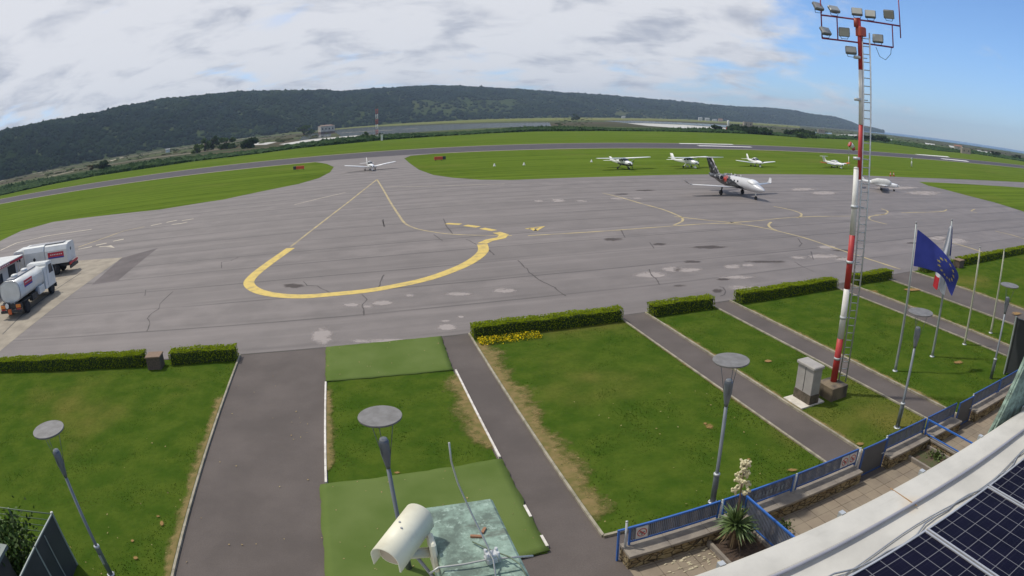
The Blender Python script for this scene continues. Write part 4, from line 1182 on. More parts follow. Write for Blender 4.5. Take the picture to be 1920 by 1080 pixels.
for s_ in (-1, 1):
    for k in range(4):
        b = MB(); b.bbox((s_ * .765, -1.3 + k * .8, 2.12), (.06, .28, .24), .02); b.build('cabin_window', M_GLASS, fus)
    b = MB(); b.loft(wing_rings([(s_ * .3, -1.0, 1.12, 2.7, .34), (s_ * 2.2, -.35, 1.24, 1.9, .26), (s_ * 6.9, .55, 1.52, 1.05, .13)])); w = b.build('wing', M_SILV, jet)
    b = MB(); b.loft(wing_rings([(s_ * 6.88, .55, 1.52, 1.05, .13), (s_ * 7.25, .85, 1.68, .85, .09), (s_ * 7.6, 1.35, 2.18, .5, .05)])); b.build('winglet', M_SILV, w)
    b = MB(); b.loft(fus_rings([(1.9, 2.28, .28, .28), (2.0, 2.28, .35, .35), (2.9, 2.3, .38, .38), (4.1, 2.34, .30, .30), (4.6, 2.35, .22, .22)], 16, 2)); b.v = [(x + s_ * 1.24, y, z) for x, y, z in b.v]
    e = b.build('engine', M_JET, jet)
    b = MB(); b.loft(fus_rings([(1.86, 2.28, .33, .33), (1.93, 2.28, .355, .355)], 16, 2)); b.v = [(x + s_ * 1.24, y, z) for x, y, z in b.v]; b.build('intake_lip', M_SILV, e)
    b = MB(); b.loft(fus_rings([(1.83, 2.28, .28, .28), (1.9, 2.28, .28, .28)], 16, 2)); b.v = [(x + s_ * 1.24, y, z) for x, y, z in b.v]; b.build('fan', M_DARK, e)
    b = MB(); b.box((s_ * .85, 3.1, 2.28), (.5, 1.2, .16)); b.build('engine_pylon', M_JET, jet)
    wheel(jet, 'main_gear', s_ * 1.9, 1.0, .33, .24, (s_ * 1.75, .9, 1.2), .08, M_DARK)
wheel(jet, 'nose_gear', 0, -4.5, .25, .18, (0, -4.4, 1.2), .07, M_WHITE)
b = MB(); b.loft(fin_rings([(2.35, 3.3, 3.2, .26), (2.7, 4.1, 2.5, .24), (4.75, 6.1, 1.6, .16)])); fn = b.build('fin', M_FIN, jet)
b = MB(); b.loft(wing_rings([(-2.6, 6.75, 4.72, .75, .06), (-.2, 6.1, 4.72, 1.35, .13), (.2, 6.1, 4.72, 1.35, .13), (2.6, 6.75, 4.72, .75, .06)])); b.build('tailplane', M_SILV, jet)
for y in (-1.2, .2, 1.0):
    b = MB(); b.loft(fin_rings([(2.62, y, .32, .05), (2.95, y + .15, .16, .03)])); b.build('antenna', M_SILV, jet)

# ================================================================== FUEL TRUCKS (local: front towards +y, origin at the middle of the rear axle line on the ground)
M_TRUCK = mat('truck_white', (.70, .70, .66), .35, col2=(.62, .62, .57), scale=1.2, clear=.3)
M_BLUE_ = mat('logo_blue', (.03, .05, .28), .5, scale=3)
M_LOGO = mat('logo_red', (.50, .03, .05), .5, scale=3)
M_AMBER = mat('amber_lamp', (.75, .22, .03), .4, scale=4)
M_RLAMP = mat('red_lamp', (.55, .03, .02), .35, scale=4)


def truck_wheel(parent, x, y, r=.48, w=.34):
    b = MB(); b.lathe([(r * .5, -w / 2), (r * .93, -w / 2), (r, -w / 3), (r, w / 3), (r * .93, w / 2), (r * .5, w / 2)], 20, axis='X')
    b.v = [(vx + x, vy + y, vz + r) for vx, vy, vz in b.v]; t = b.build('wheel', M_BLACK, parent)
    s_ = 1 if x > 0 else -1
    b = MB(); b.lathe([(r * .52, w / 2 * .7 * s_), (r * .3, w / 2 * .85 * s_), (.05, w / 2 * .9 * s_)], 14, axis='X'); b.v = [(vx + x, vy + y, vz + r) for vx, vy, vz in b.v]; b.build('rim', M_GREY, t)


def decal(parent, x, y0, y1, z0, z1, M=None):
    """red over blue company plate on the side of the tank"""
    s_ = 1 if x > 0 else -1
    b = MB()
    b.box((x, (y0 + y1) / 2, (z0 + z1) / 2), (.03, y1 - y0, z1 - z0), 0)
    b.box((x + .004 * s_, (y0 + y1) / 2, z0 + (z1 - z0) * .13), (.03, y1 - y0 - .02, (z1 - z0) * .24), 1)
    L = (y1 - y0)
    for k in range(7):
        b.box((x + .007 * s_, y0 + L * (.14 + k * .11), z0 + (z1 - z0) * .62), (.03, L * (.05 if k % 2 else .07), (z1 - z0) * .16), 2)
    return b.build('company_plate', [M_LOGO, M_BLUE_, M_WHITE], parent)


def cab(parent, y0, y1, zb=.62, h=2.0, w=2.3):
    d = y1 - y0
    b = MB(); prof = [(y0, zb), (y1 - .05, zb), (y1, zb + .35), (y1 - .05, zb + h * .5), (y1 - .42, zb + h * .96), (y1 - .7, zb + h), (y0 + .1, zb + h), (y0, zb + h * .94)]
    rings = []
    for xx, ins in ((-w / 2, .06), (-w / 2 + .06, 0), (w / 2 - .06, 0), (w / 2, .06)):
        cy = (y0 + y1) / 2; cz = zb + h / 2
        rings.append([(xx, cy + (y - cy) * (1 - ins * .6), cz + (z - cz) * (1 - ins * .6)) for y, z in prof])
    b.loft(rings, smooth=False); c = b.build('cab', M_TRUCK, parent)
    for s_ in (-1, 1):
        b = MB(); b.face([(s_ * (w / 2 + .012), y0 + d * .25, zb + h * .52), (s_ * (w / 2 + .012), y1 - .30, zb + h * .52), (s_ * (w / 2 + .012), y1 - .52, zb + h * .86), (s_ * (w / 2 + .012), y0 + d * .25, zb + h * .86)]); b.build('side_window', M_GLASS, c)
        b = MB(); b.box((s_ * (w / 2 + .17), y1 - .12, zb + h * .62), (.14, .1, .5)); b.tube([(s_ * w / 2, y1 - .25, zb + h * .75), (s_ * (w / 2 + .17), y1 - .12, zb + h * .72)], .02, 5); b.build('wing_mirror', M_DARK, c)
        b = MB(); b.box((s_ * .85, y1 + .01, zb + .12), (.3, .06, .18)); b.build('headlight', mat('headlamp_glass', (.7, .7, .68), .1), c)
    b = MB(); b.face([(-w / 2 + .15, y1 - .045, zb + h * .54), (w / 2 - .15, y1 - .045, zb + h * .54), (w / 2 - .2, y1 - .385, zb + h * .92), (-w / 2 + .2, y1 - .385, zb + h * .92)]); b.v = [(x, y + .03, z) for x, y, z in b.v]; b.build('windscreen', M_GLASS, c)
    b = MB(); b.bbox((0, y1 + .02, zb - .12), (w, .24, .34), .04); b.build('front_bumper', M_DARK, c)
    return c


# near truck: oval tank, seen from behind
T1 = thing('fuel_truck', 'white airport fuel truck with an oval tank and orange rear lamps, seen from behind', 'fuel truck', (-28.75, 39.4, .014), R(3), 'fuel trucks on the concrete pad')
b = MB(); b.box((0, 2.6, .78), (.95, 7.6, .28)); b.build('chassis', M_DARK, T1)
b = MB(); tz = 1.88
b.loft(fus_rings([(-.98, tz, 1.02, .72), (-.92, tz, 1.13, .80), (3.9, tz, 1.13, .80), (3.98, tz, 1.05, .73)], 28, 2.9)); tk = b.build('tank', M_TRUCK, T1)
b = MB(); b.loft(fus_rings([(-1.0, tz, 1.155, .825), (-.90, tz, 1.155, .825)], 28, 2.9, ), cap=False); b.build('tank_rim', M_GREY, tk)
b = MB(); b.box((0, 1.6, tz + .84), (.85, 4.4, .08)); b.build('walkway', M_GREY, tk)
for y in (.3, 2.2):
    b = MB(); b.lathe([(.32, tz + .85), (.34, tz + .9), (.34, tz + 1.0), (.25, tz + 1.05)], 14); b.v = [(x, yy + y, z) for x, yy, z in b.v]; b.build('tank_hatch', M_TRUCK, tk)
for s_ in (-1, 1): decal(tk, s_ * 1.14, .0, 1.55, tz + .03, tz + .53)
b = MB(); b.bbox((0, 4.3, 1.6), (2.3, .55, 1.75), .05); b.build('pump_cabinet', M_TRUCK, T1)
for s_ in (-1, 1):
    b = MB(); b.bbox((s_ * .95, 3.1, 1.0), (.5, 1.1, .55), .03); b.build('side_locker', M_TRUCK, T1)
    b = MB(); b.bbox((s_ * .95, 1.55, .85), (.42, 1.0, .45), .03); b.build('underrun_box', M_DARK, T1)
    b = MB(); b.box((s_ * 1.0, 0, 1.03), (.5, 1.25, .05)); b.box((s_ * 1.0, -.64, .85), (.5, .05, .36)); b.build('mudguard', M_DARK, T1)
cab(T1, 4.65, 6.25, .7, 2.05)
for y in (0, 5.35):
    for s_ in (-1, 1): truck_wheel(T1, s_ * .96, y)
b = MB(); b.bbox((0, -1.35, .55), (2.3, .16, .2), .03); rb = b.build('rear_bumper', M_DARK, T1)
b = MB(); b.box((0, -1.08, .88), (2.3, .3, .34)); b.build('rear_crossmember', M_DARK, T1)
for s_ in (-1, 1):
    b = MB(); b.bbox((s_ * .86, -1.26, .90), (.52, .1, .24), .02); b.build('rear_lamp', M_AMBER, T1)
    b = MB(); b.bbox((s_ * .86, -1.29, .66), (.5, .06, .13), .02); b.build('reflector', M_RLAMP, T1)
b = MB()
for s_ in (-1, 1): b.tube([(s_ * .2 + .22, -1.24, .5), (s_ * .2 + .22, -1.12, 1.3)], .025, 6)
for k in range(3): b.tube([(.02, -1.22 + .03 * k, .62 + k * .26), (.42, -1.22 + .03 * k, .62 + k * .26)], .02, 6)
b.build('ladder', M_GALV, T1)
b = MB(); b.lathe([(.2, -.03), (.2, .03)], 14, axis='Y'); b.v = [(x - .35, y - 1.36, z + .98) for x, y, z in b.v]; b.build('speed_disc', M_WHITE, T1)
b = MB(); b.bbox((-.1, -1.42, .55), (.42, .08, .4), .03); b.build('warning_board', M_ORANGE, T1)

for s_ in (-1, 1):
    b = MB(); b.lathe([(.26, -.12), (.30, -.12), (.30, -.09), (.14, -.08), (.14, .08), (.30, .09), (.30, .12), (.26, .12)], 16, axis='X'); b.v = [(x + s_ * 1.05, y + 2.45, z + 1.0) for x, y, z in b.v]; b.build('hose_reel', M_GREY, T1)
    b = MB(); b.tube([(s_ * 1.12, -.7, 2.25), (s_ * 1.17, 1.5, 2.25), (s_ * 1.12, 3.8, 2.25)], .018, 5); b.build('handrail', M_GALV, tk)
b = MB(); b.tube([(-.7, -1.2, .7), (-.75, -1.3, .5), (-.2, -1.32, .42), (.4, -1.3, .5), (.7, -1.2, .72)], .045, 7); b.build('hose', M_BLACK, T1)

# far truck: two bodies, parked across behind it, front to the left
T2 = thing('fuel_truck', 'white airport fuel truck with boxy tank, parked crosswise behind the nearer one', 'fuel truck', (-31.7, 53.2, .014), R(96), 'fuel trucks on the concrete pad')
b = MB(); b.box((0, 1.9, .8), (1.0, 7.6, .3)); b.build('chassis', M_DARK, T2)
b = MB()
def body(b, y0, y1, zb, zt, w):
    b.loft([[(x * s2, y, zb + (zt - zb) * q) for x, q in ((-w / 2, 0), (w / 2, 0), (w / 2, .72), (w / 2 - .22, .95), (w / 2 - .5, 1), (-w / 2 + .5, 1), (-w / 2 + .22, .95), (-w / 2, .72))] for y, s2 in ((y0, .97), (y0 + .06, 1), (y1 - .06, 1), (y1, .97))], smooth=False)
body(b, -1.75, 1.15, 1.1, 2.85, 2.4); tk = b.build('tank', M_TRUCK, T2)
b = MB(); body(b, 1.22, 4.0, 1.0, 2.95, 2.4); fb = b.build('equipment_body', M_TRUCK, T2)
for s_ in (-1, 1): decal(tk, s_ * 1.205, -1.3, .75, 1.62, 2.2)
b = MB()
for s_ in (-1, 1):
    b = MB(); M = Matrix.Translation((s_ * 1.21, 2.6, 1.75)) @ Matrix.Rotation(math.pi / 4, 4, 'X'); b.box((0, 0, 0), (.02, .3, .3), M=M); b.build('hazard_diamond', M_DARK, T2)
b = MB(); M = Matrix.Translation((-.1, -1.762, 2.2)) @ Matrix.Rotation(math.pi / 4, 4, 'Y'); b.box((0, 0, 0), (.26, .02, .26), M=M)
b.build('hazard_diamond', M_DARK, T2)
b = MB(); b.box((0, 1.2, 2.93), (1.0, 4.6, .06)); b.build('walkway', M_GREY, T2)
cab(T2, 4.1, 5.75, .7, 2.1)
for y in (0, 4.9):
    for s_ in (-1, 1): truck_wheel(T2, s_ * .98, y)
for s_ in (-1, 1):
    b = MB(); b.bbox((s_ * .95, 2.3, .8), (.45, 1.9, .5), .03); b.build('side_locker', M_DARK, T2)
b = MB(); b.bbox((0, -1.9, .62), (2.35, .18, .26), .03); b.build('rear_bumper', M_DARK, T2)
for s_ in (-1, 1):
    b = MB(); b.bbox((s_ * .85, -1.86, .92), (.5, .12, .24), .02); b.build('rear_lamp', M_RLAMP, T2)
b = MB(); b.box((0, -1.95, .98), (2.3, .08, .18)); b.build('warning_stripe', M_LOGO, T2)

# fuel station kiosk at the left edge
K = thing('fuel_station', 'low fuel kiosk with white roof and red fascia beside the trucks', 'kiosk', (-38.1, 47.4, .014))
b = MB(); b.box((0, 0, 1.15), (5.0, 5.4, 2.3)); b.build('wall', mat('kiosk_panel', (.55, .54, .50), .6, scale=1), K)
b = MB(); b.box((0, 0, 2.42), (6.2, 6.4, .24)); b.build('fascia', M_LOGO, K)
b = MB(); b.box((0, 0, 2.57), (6.3, 6.5, .07)); b.build('roof', M_TRUCK, K)
b = MB(); b.box((2.52, 1.4, 1.1), (.06, 1.5, 1.9)); b.build('door', M_DARK, K)
b = MB(); b.box((2.52, -1.3, 1.35), (.06, 1.4, .9)); b.build('window', M_GLASS, K)
for s_ in (-1, 1):
    b = MB(); b.tube([(2.6, s_ * 2.9, 0), (2.6, s_ * 2.9, 2.3)], .06, 8); b.build('canopy_post', M_WHITE, K)
b = MB()
for k in range(6): b.box((3.105, -1.5 + k * .35, 2.42), (.02, .2, .12))
b.build('fascia_lettering', M_WHITE, K)


# ================================================================== GARDEN AND TERRACE
M_HEDGE_CORE = mat('hedge_core', (.03, .05, .008), .95, scale=8)
nh = Nodes('hedge_leaf'); geo = nh.nt.nodes.new('ShaderNodeNewGeometry')
hc = nh.mix(geo.outputs['Random Per Island'], (.13, .19, .008), (.27, .33, .014))
M_HEDGE = nh.leafy(hc, .85, .02, .3)


def hedge(label, x0, x1, y0=27.2, y1=28.0, h=.66):
    t = thing('hedge', label, 'hedge', ((x0 + x1) / 2, (y0 + y1) / 2, .02), 0, 'clipped hedges along the apron')
    L_, w = x1 - x0, y1 - y0
    b = MB(); b.bbox((0, 0, h * .46), (L_ - .12, w - .12, h * .9), .06); b.build('branches', M_HEDGE_CORE, t)
    far = abs((x0 + x1) / 2) > 45
    n = int(L_ * (w * 2 + h * 2) * (260 if not far else 90))
    p = np.stack([rng.uniform(-L_ / 2, L_ / 2, n), rng.uniform(-w / 2, w / 2, n), rng.uniform(.02, h, n)], 1)
    face_ = rng.choice(5, n, p=np.array([w * L_ * 1.35, h * L_, h * L_, h * w, h * w]) / (w * L_ * 1.35 + 2 * h * L_ + 2 * h * w))
    wav = .030 * np.sin(p[:, 0] * 2.1 + x0) + .022 * np.sin(p[:, 0] * 5.3 + 1 + x0) + np.where(rng.random(n) < .02, rng.uniform(.02, .12, n), 0)
    jit = rng.normal(0, .014, n)
    p[:, 2] = np.where(face_ == 0, h + jit + wav, p[:, 2])
    p[:, 1] = np.where(face_ == 1, -w / 2 + jit + wav * .6, np.where(face_ == 2, w / 2 + jit, p[:, 1]))
    p[:, 0] = np.where(face_ == 3, -L_ / 2 + jit, np.where(face_ == 4, L_ / 2 + jit, p[:, 0]))
    top_ = p[:, 2] > h - .06; sz = .05 if not far else .08
    pt = p[top_]; pt = np.concatenate([pt] + [pt * [1, 1, 1] + rng.normal(0, 1, pt.shape) * [.03, .03, .008] for _ in range(2)])
    pt[:, 0] = np.clip(pt[:, 0], -L_ / 2, L_ / 2); pt[:, 1] = np.clip(pt[:, 1], -w / 2, w / 2)
    v1, f1 = leaf_cards(pt, sz, rng, 1.6, 1.4, .8); v2, f2 = leaf_cards(p[~top_], sz, rng, .1, 1.4)
    v = np.concatenate([v1, v2]); f = np.concatenate([f1, f2 + len(v1)])
    np_mesh('foliage', v, f, M_HEDGE, t)
hedge('long dark hedge at the left edge, ending at the stone planter', -34, -11.95)
hedge('short hedge between the stone planter and the wide asphalt path', -10.35, -6.6)
hedge('long bright topped hedge with yellow flowers at its foot, in the middle', 5.3, 13.1)
hedge('short hedge between the two narrow paths right of the middle hedge', 14.85, 18.75)
hedge('long hedge just left of the floodlight mast', 20.6, 28.85)
hedge('short hedge immediately right of the floodlight mast', 30.8, 35.0)
hedge('hedge behind the flags, running to the second planter box', 39.4, 44.0)
hedge('farthest hedge at the right edge beyond the second planter box', 45.3, 68)
for x, lb in ((-11.15, 'brown stone planter box in the gap between the two left hedges'), (44.65, 'brown stone planter box in the far right hedge behind the flags')):
    t = thing('planter_box', lb, 'planter', (x, 27.1, .02), 0, 'stone planter boxes in the hedge line')
    bs = mat('brown_pebble_concrete', (.15, .11, .085), .95, col2=(.09, .07, .055), scale=14, bump=.5)
    b = MB(); b.bbox((0, 0, .32), (.82, .7, .64), .02); b.build('box', bs, t)
    b = MB(); b.bbox((0, 0, .665), (.9, .78, .07), .015); b.build('rim', mat('planter_rim', (.22, .15, .10), .9, scale=6), t)

# lamps with a flat disc reflector
M_LAMP = mat('lamp_grey', (.20, .22, .24), .45, metal=.3, col2=(.16, .18, .2), scale=3)
M_DISC = mat('lamp_disc_grey', (.185, .18, .175), .6, col2=(.135, .13, .122), scale=6, detail=8)
LAMPS = [(-8.64, 11.7, 'garden lamp with a flat disc, leftmost, standing in the left lawn'), (.11, 11.63, 'garden lamp with a flat disc, standing in the turf mat behind the surveillance camera'),
         (8.73, 11.72, 'garden lamp with a flat disc, standing behind the flowering yucca'), (17.32, 11.9, 'garden lamp with a flat disc, between the mast and the terrace gate'), (25.22, 12.05, 'garden lamp with a flat disc, nearest the tall dark gate on the right')]
t = thing('garden_lamp', LAMPS[0][2], 'lamp post', (LAMPS[0][0], LAMPS[0][1], 0), 0, 'disc lamps along the terrace edge')
b = MB(); b.lathe([(.085, 0), (.085, 1.0), (.075, 1.03), (.052, 1.08), (.05, 3.25)], 14); b.build('post', M_LAMP, t)
b = MB(); b.box((0, -.085, .62), (.075, .02, .3)); b.build('access_door', M_GALV, t)
b = MB(); b.lathe([(.16, .0), (.16, .03), (.09, .05)], 12); b.build('foot_plate', M_GALV, t)
b = MB(); b.lathe([(.07, .98), (.098, 1.0), (.098, 1.05), (.07, 1.07)], 14); b.build('collar', M_GALV, t)
b = MB(); b.lathe([(.05, 3.2), (.07, 3.32), (.115, 3.6), (.12, 3.9), (.10, 3.95), (.04, 3.96)], 16); lh = b.build('lamp_head', M_LAMP, t)
b = MB(); b.lathe([(.09, 3.945), (.085, 3.985), (.03, 3.99)], 14); b.build('lens', mat('lamp_lens', (.6, .6, .58), .15, scale=3), lh)
for k in range(3):
    a = k * 2.094 + .5; b = MB(); b.tube([(math.cos(a) * .10, math.sin(a) * .10, 3.55), (math.cos(a) * .30, math.sin(a) * .30, 4.51)], .009, 5); b.build('stay_rod', M_LAMP, t)
b = MB(); b.lathe([(.03, 4.50), (.485, 4.505), (.49, 4.525), (.485, 4.545), (.03, 4.548)], 36, smooth=False); b.build('disc', M_DISC, t)
for x, y, lb in LAMPS[1:]:
    c = copy_tree(t); c.location = (x, y, 0); c['label'] = lb; c.rotation_euler.z = rnd.uniform(0, 2)

# floodlight mast
mx, my = 17.05, 15.58
t = thing('floodlight_mast', 'tall red and white floodlight mast with ladder on a concrete block', 'floodlight mast', (mx, my, 0))
b = MB(); b.bbox((-.13, -.10, .3), (.92, 1.0, .6), .02); b.build('base_block', mat('stained_concrete', (.20, .155, .10), .95, col2=(.07, .06, .05), scale=2.2, stretch=(1, 1, .35), bump=.4, lo=.4, hi=.6), t)
bands = [(.6, 2.44, 0), (2.44, 4.45, 1), (4.45, 6.53, 0), (6.53, 9.0, 1)]
for z0, z1, w_ in bands:
    b = MB(); b.lathe([(.145 - .004 * z0, z0), (.145 - .004 * z1, z1)], 16); b.build('lower_tube', M_WHITE if w_ else M_RED, t)
b = MB(); b.lathe([(.108, 8.99), (.10, 9.06), (.06, 9.08)], 14); b.build('tube_joint', M_WHITE, t)
for z0, z1, w_ in [(8.62, 10.67, 0), (10.67, 12.74, 1), (12.74, 14.75, 0)]:
    b = MB(); b.lathe([(.085, z0), (.08, z1)], 14); b.v = [(x + .10, y - .07, z) for x, y, z in b.v]; b.build('upper_tube', M_WHITE if w_ else M_RED, t)
ld = Vector((.8, -.6, 0)).normalized(); off = Vector((.185, -.135, 0))
b = MB()
for s_ in (0, .30):
    p0 = off + ld * s_; b.tube([(p0.x, p0.y, .6), (p0.x, p0.y, 14.2)], .032, 6)
for k in range(44):
    z = .85 + k * .305; p0, p1 = off, off + ld * .30; b.tube([(p0.x, p0.y, z), (p1.x, p1.y, z)], .02, 5)
lad = b.build('ladder', M_GALV, t)
for z in (1.6, 3.3, 5.5, 7.6, 9.4, 11.6, 13.2):
    b = MB(); b.tube([(0, 0, z), tuple(off + ld * .18 + Vector((0, 0, z)))], .02, 5); b.lathe([(.15, z - .05), (.15, z + .05)], 12); b.build('ladder_bracket', M_GALV, lad)
bd = Vector((.86, -.51, 0))
M_MAG = mat('dark_red_frame', (.22, .02, .06), .5, scale=3)
fr = MB(); LH, RH = -1.45, 1.85
def P_(u, z): return tuple(bd * u + Vector((.05, -.02, z)))
for z in (13.78, 14.68): fr.tube([P_(LH, z), P_(RH if z > 14 else 1.5, z)], .035, 6)
for u, za, zb in ((LH, 13.78, 15.7), (-.82, 13.78, 14.68), (1.5, 13.78, 14.68), (RH, 14.2, 15.9)): fr.tube([P_(u, za), P_(u, zb)], .026, 6)
fr.build('head_frame', M_MAG, t)
b = MB(); b.bbox(P_(.14, 14.22), (.34, .34, .36), .04); b.lathe([(.09, 14.38), (.09, 14.72)], 10); b.build('junction_box', mat('orange_red_box', (.40, .07, .035), .5, scale=3), t)
b = MB(); b.tube([P_(.75, 13.7), P_(.9, 13.35), P_(1.15, 13.25), P_(1.38, 13.5), P_(1.42, 13.78)], .012, 5); b.build('cable', M_DARK, t)
M_FL = mat('floodlight_housing', (.20, .21, .21), .5, metal=.4, col2=(.13, .14, .14), scale=5)
M_FLG = mat('floodlight_glass', (.40, .40, .36), .2, metal=.2, scale=2)


def flood(u, z, yaw, tilt, w=.44, dpt=.36):
    b = MB()
    M = Matrix.Translation(P_(u, z)) @ Matrix.Rotation(yaw, 4, 'Z') @ Matrix.Rotation(tilt, 4, 'X')
    b.bbox((0, 0, 0), (w, dpt, .10), .03, M=M); b.box((0, -.02, -.085), (w * .6, dpt * .55, .08), M=M)
    f = b.build('floodlight', M_FL, t)
    b = MB(); b.box((0, 0, .053), (w * .88, dpt * .84, .012), M=M); b.build('lamp_glass', M_FLG, f)
    b = MB()
    b.tube([M @ Vector((-w * .5, -.02, 0)), Vector(P_(u, z - .26)) - bd * w * .28, Vector(P_(u, z - .26)) + bd * w * .28, M @ Vector((w * .5, -.02, 0))], .013, 5)
    b.build('bracket', M_DARK, f)
face_cam = math.atan2(-mx, my) + 0.0
for u, z, dy, ti in ((-1.55, 15.02, .8, .95), (-.92, 14.98, .55, .75), (.02, 15.0, .05, 1.02), (.58, 14.98, -.05, 1.1), (1.38, 15.08, -.1, 2.0),
                     (-1.3, 14.08, .75, .9), (-.55, 14.12, .05, 1.75), (.85, 14.05, -.1, 1.2), (-.3, 13.45, .12, .95)):
    flood(u, z, face_cam + math.pi * 0 + dy, ti)

# meter cabinet on its slab
t = thing('meter_cabinet', 'grey concrete meter cabinet on a white slab beside the floodlight mast', 'cabinet', (15.62, 15.66, .03))
b = MB(); b.box((-.05, .02, .03), (1.25, 1.15, .09)); b.build('slab', mat('white_slab', (.62, .58, .50), .9, col2=(.5, .46, .4), scale=4), t)
b = MB(); b.box((0, 0, .27), (.50, 1.02, .40)); b.build('plinth', mat('brown_plinth', (.13, .10, .075), .95, col2=(.07, .06, .04), scale=6, bump=.3), t)
b = MB(); b.bbox((0, 0, 1.0), (.47, .98, 1.08), .015); cb = b.build('body', mat('grey_cabinet', (.36, .34, .31), .8, col2=(.31, .29, .27), scale=3), t)
b = MB(); b.bbox((0, 0, 1.59), (.60, 1.10, .11), .035); b.build('lid', mat('grey_cabinet', (.36, .34, .31)), t)
b = MB(); b.box((-.24, 0, 1.0), (.012, .02, 1.0)); b.build('door_gap', M_DARK, cb)

# flagpoles and flags
M_POLE = mat('flagpole_grey', (.34, .37, .36), .45, metal=.3, scale=3)
M_POLEY = mat('flagpole_cream', (.42, .42, .31), .5, scale=3)
POLES = [(21.45, 15.64, 6.82, M_POLE, 'flagpole carrying the blue flag with stars'), (24.72, 15.72, 6.82, M_POLE, 'flagpole carrying the limp white, blue and red flag'),
         (28.02, 15.69, 5.3, M_POLEY, 'bare cream flagpole next to the two flags'), (31.42, 15.78, 4.92, M_POLEY, 'shortest bare cream flagpole, last of the row of four')]
for x, y, h, m, lb in POLES:
    t = thing('flagpole', lb, 'flagpole', (x, y, .03), 0, 'flagpoles in the lawn')
    b = MB(); b.lathe([(.075, 0), (.07, .3), (.045, h * .6), (.028, h - .08)], 12); b.build('pole', m, t)
    b = MB(); b.lathe([(.028, h - .08), (.05, h - .05), (.05, h - .02), (.015, h)], 10); b.build('finial', M_GREY, t)
    b = MB(); b.tube([(.08, -.02, .9), (.05, -.03, h - .15)], .006, 4); b.build('halyard', M_WHITE, t)
    b = MB(); b.lathe([(.13, 0), (.13, .05), (.08, .07)], 12); b.build('foot_plate', M_GALV, t)


def cloth(name, fn, nu, nv, mats, mifn=None):
    b = MB(); vs_ = [fn(i / nu, j / nv) for j in range(nv + 1) for i in range(nu + 1)]
    fs, mi = [], []
    for j in range(nv):
        for i in range(nu):
            fs.append([j * (nu + 1) + i, j * (nu + 1) + i + 1, (j + 1) * (nu + 1) + i + 1, (j + 1) * (nu + 1) + i]); mi.append(mifn((i + .5) / nu, (j + .5) / nv) if mifn else 0)
    me = bpy.data.meshes.new(name); me.from_pydata(vs_, [], fs)
    for m in mats: me.materials.append(m)
    me.polygons.foreach_set('material_index', mi); me.polygons.foreach_set('use_smooth', [True] * len(fs)); me.update()
    o = bpy.data.objects.new(name, me); C.objects.link(o); return o


M_EU = mat('flag_blue', (.060, .078, .36), .75, col2=(.048, .064, .30), scale=1.5, spec=.2)
M_STAR = mat('flag_star_yellow', (.62, .52, .12), .7, scale=3)
fx, fy, fz = 21.49, 15.62, 6.55
fd = Vector((.90, -.44, 0)).normalized(); fn_ = Vector((.44, .90, 0))


def flag_pt(px, py):
    """photo point on the upright plane of the flag"""
    a_, b_, c_ = ray(px, py); t_ = (fx * fn_.x + fy * fn_.y) / (a_ * fn_.x + b_ * fn_.y)
    return Vector((a_ * t_, b_ * t_, CAM_H + c_ * t_))


TOPE = [flag_pt(*q) for q in ((1720.5, 430), (1745, 449), (1771, 475), (1790, 503), (1799, 526))]
BOTE = [flag_pt(*q) for q in ((1713, 499), (1735, 503), (1757, 511), (1774, 528), (1786, 556))]


def curve_at(P, u):
    k = min(len(P) - 2, int(u * (len(P) - 1))); t_ = u * (len(P) - 1) - k
    p0, p1, p2, p3 = P[max(k - 1, 0)], P[k], P[k + 1], P[min(k + 2, len(P) - 1)]
    return .5 * (2 * p1 + (p2 - p0) * t_ + (2 * p0 - 5 * p1 + 4 * p2 - p3) * t_ ** 2 + (3 * p1 - p0 - 3 * p2 + p3) * t_ ** 3)


def eu(u, v):
    """u along the fly, v down the hoist"""
    p = curve_at(TOPE, u).lerp(curve_at(BOTE, u), v)
    w = .16 * math.sin(u * 7.0 + v * 2.2) * (.15 + u) + .07 * math.sin(u * 13 - v * 4) * u
    return tuple(p + fn_ * w)


fl = cloth('european_flag', eu, 40, 26, [M_EU])
tag(fl, 'blue flag with a ring of yellow stars blowing from the front flagpole', 'flag')
bpy.context.view_layer.update()
for k in range(12):
    a = k * math.pi / 6; cu, cv = .64 + .20 * math.cos(a), .5 + .32 * math.sin(a)
    b = MB(); star = []
    for side in (-1, 1):
        pts = []
        for q in range(10):
            r_ = .075 if q % 2 == 0 else .032; aa = math.pi / 2 + q * math.pi / 5
            du, dv = r_ * math.cos(aa) / 1.7, -r_ * math.sin(aa) / 1.3
            p = Vector(eu(cu + du, cv + dv)) - fn_ * (.012 * side); pts.append(tuple(p))
        c0 = tuple(Vector(eu(cu, cv)) - fn_ * (.012 * side))
        b.add([c0] + pts, [(0, 1 + q, 1 + (q + 1) % 10) for q in range(10)])
    b.build('star', M_STAR, fl)
M_FW, M_FB, M_FR = mat('flag_white', (.62, .64, .68), .8, scale=2), mat('flag_mid_blue', (.03, .06, .26), .8, scale=2), mat('flag_red', (.50, .02, .03), .8, scale=2)
gx, gy, gz = 24.70, 15.70, 6.6


def slo(u, v):
    """limp flag gathered in folds down the pole: u along the fly (now hanging), v across the bands"""
    q = v * 9.0
    wid = .13 + .26 * min(1, u * 1.4)
    x = (v - .62) * wid * 1.7 + .03 * math.sin(u * 5)
    y = .11 * math.sin(q + u * 2.0) * (.45 + .6 * u)
    z = gz - .08 - u * 3.25 * (1 - .10 * (1 - v)) - .06 * math.sin(q)
    lean = -.30 * u
    d1 = Vector((.84, -.54, 0)); d2 = Vector((.54, .84, 0))
    p = Vector((gx, gy, 0)) + d1 * (x + lean * .6) + d2 * y
    return (p.x, p.y, z)


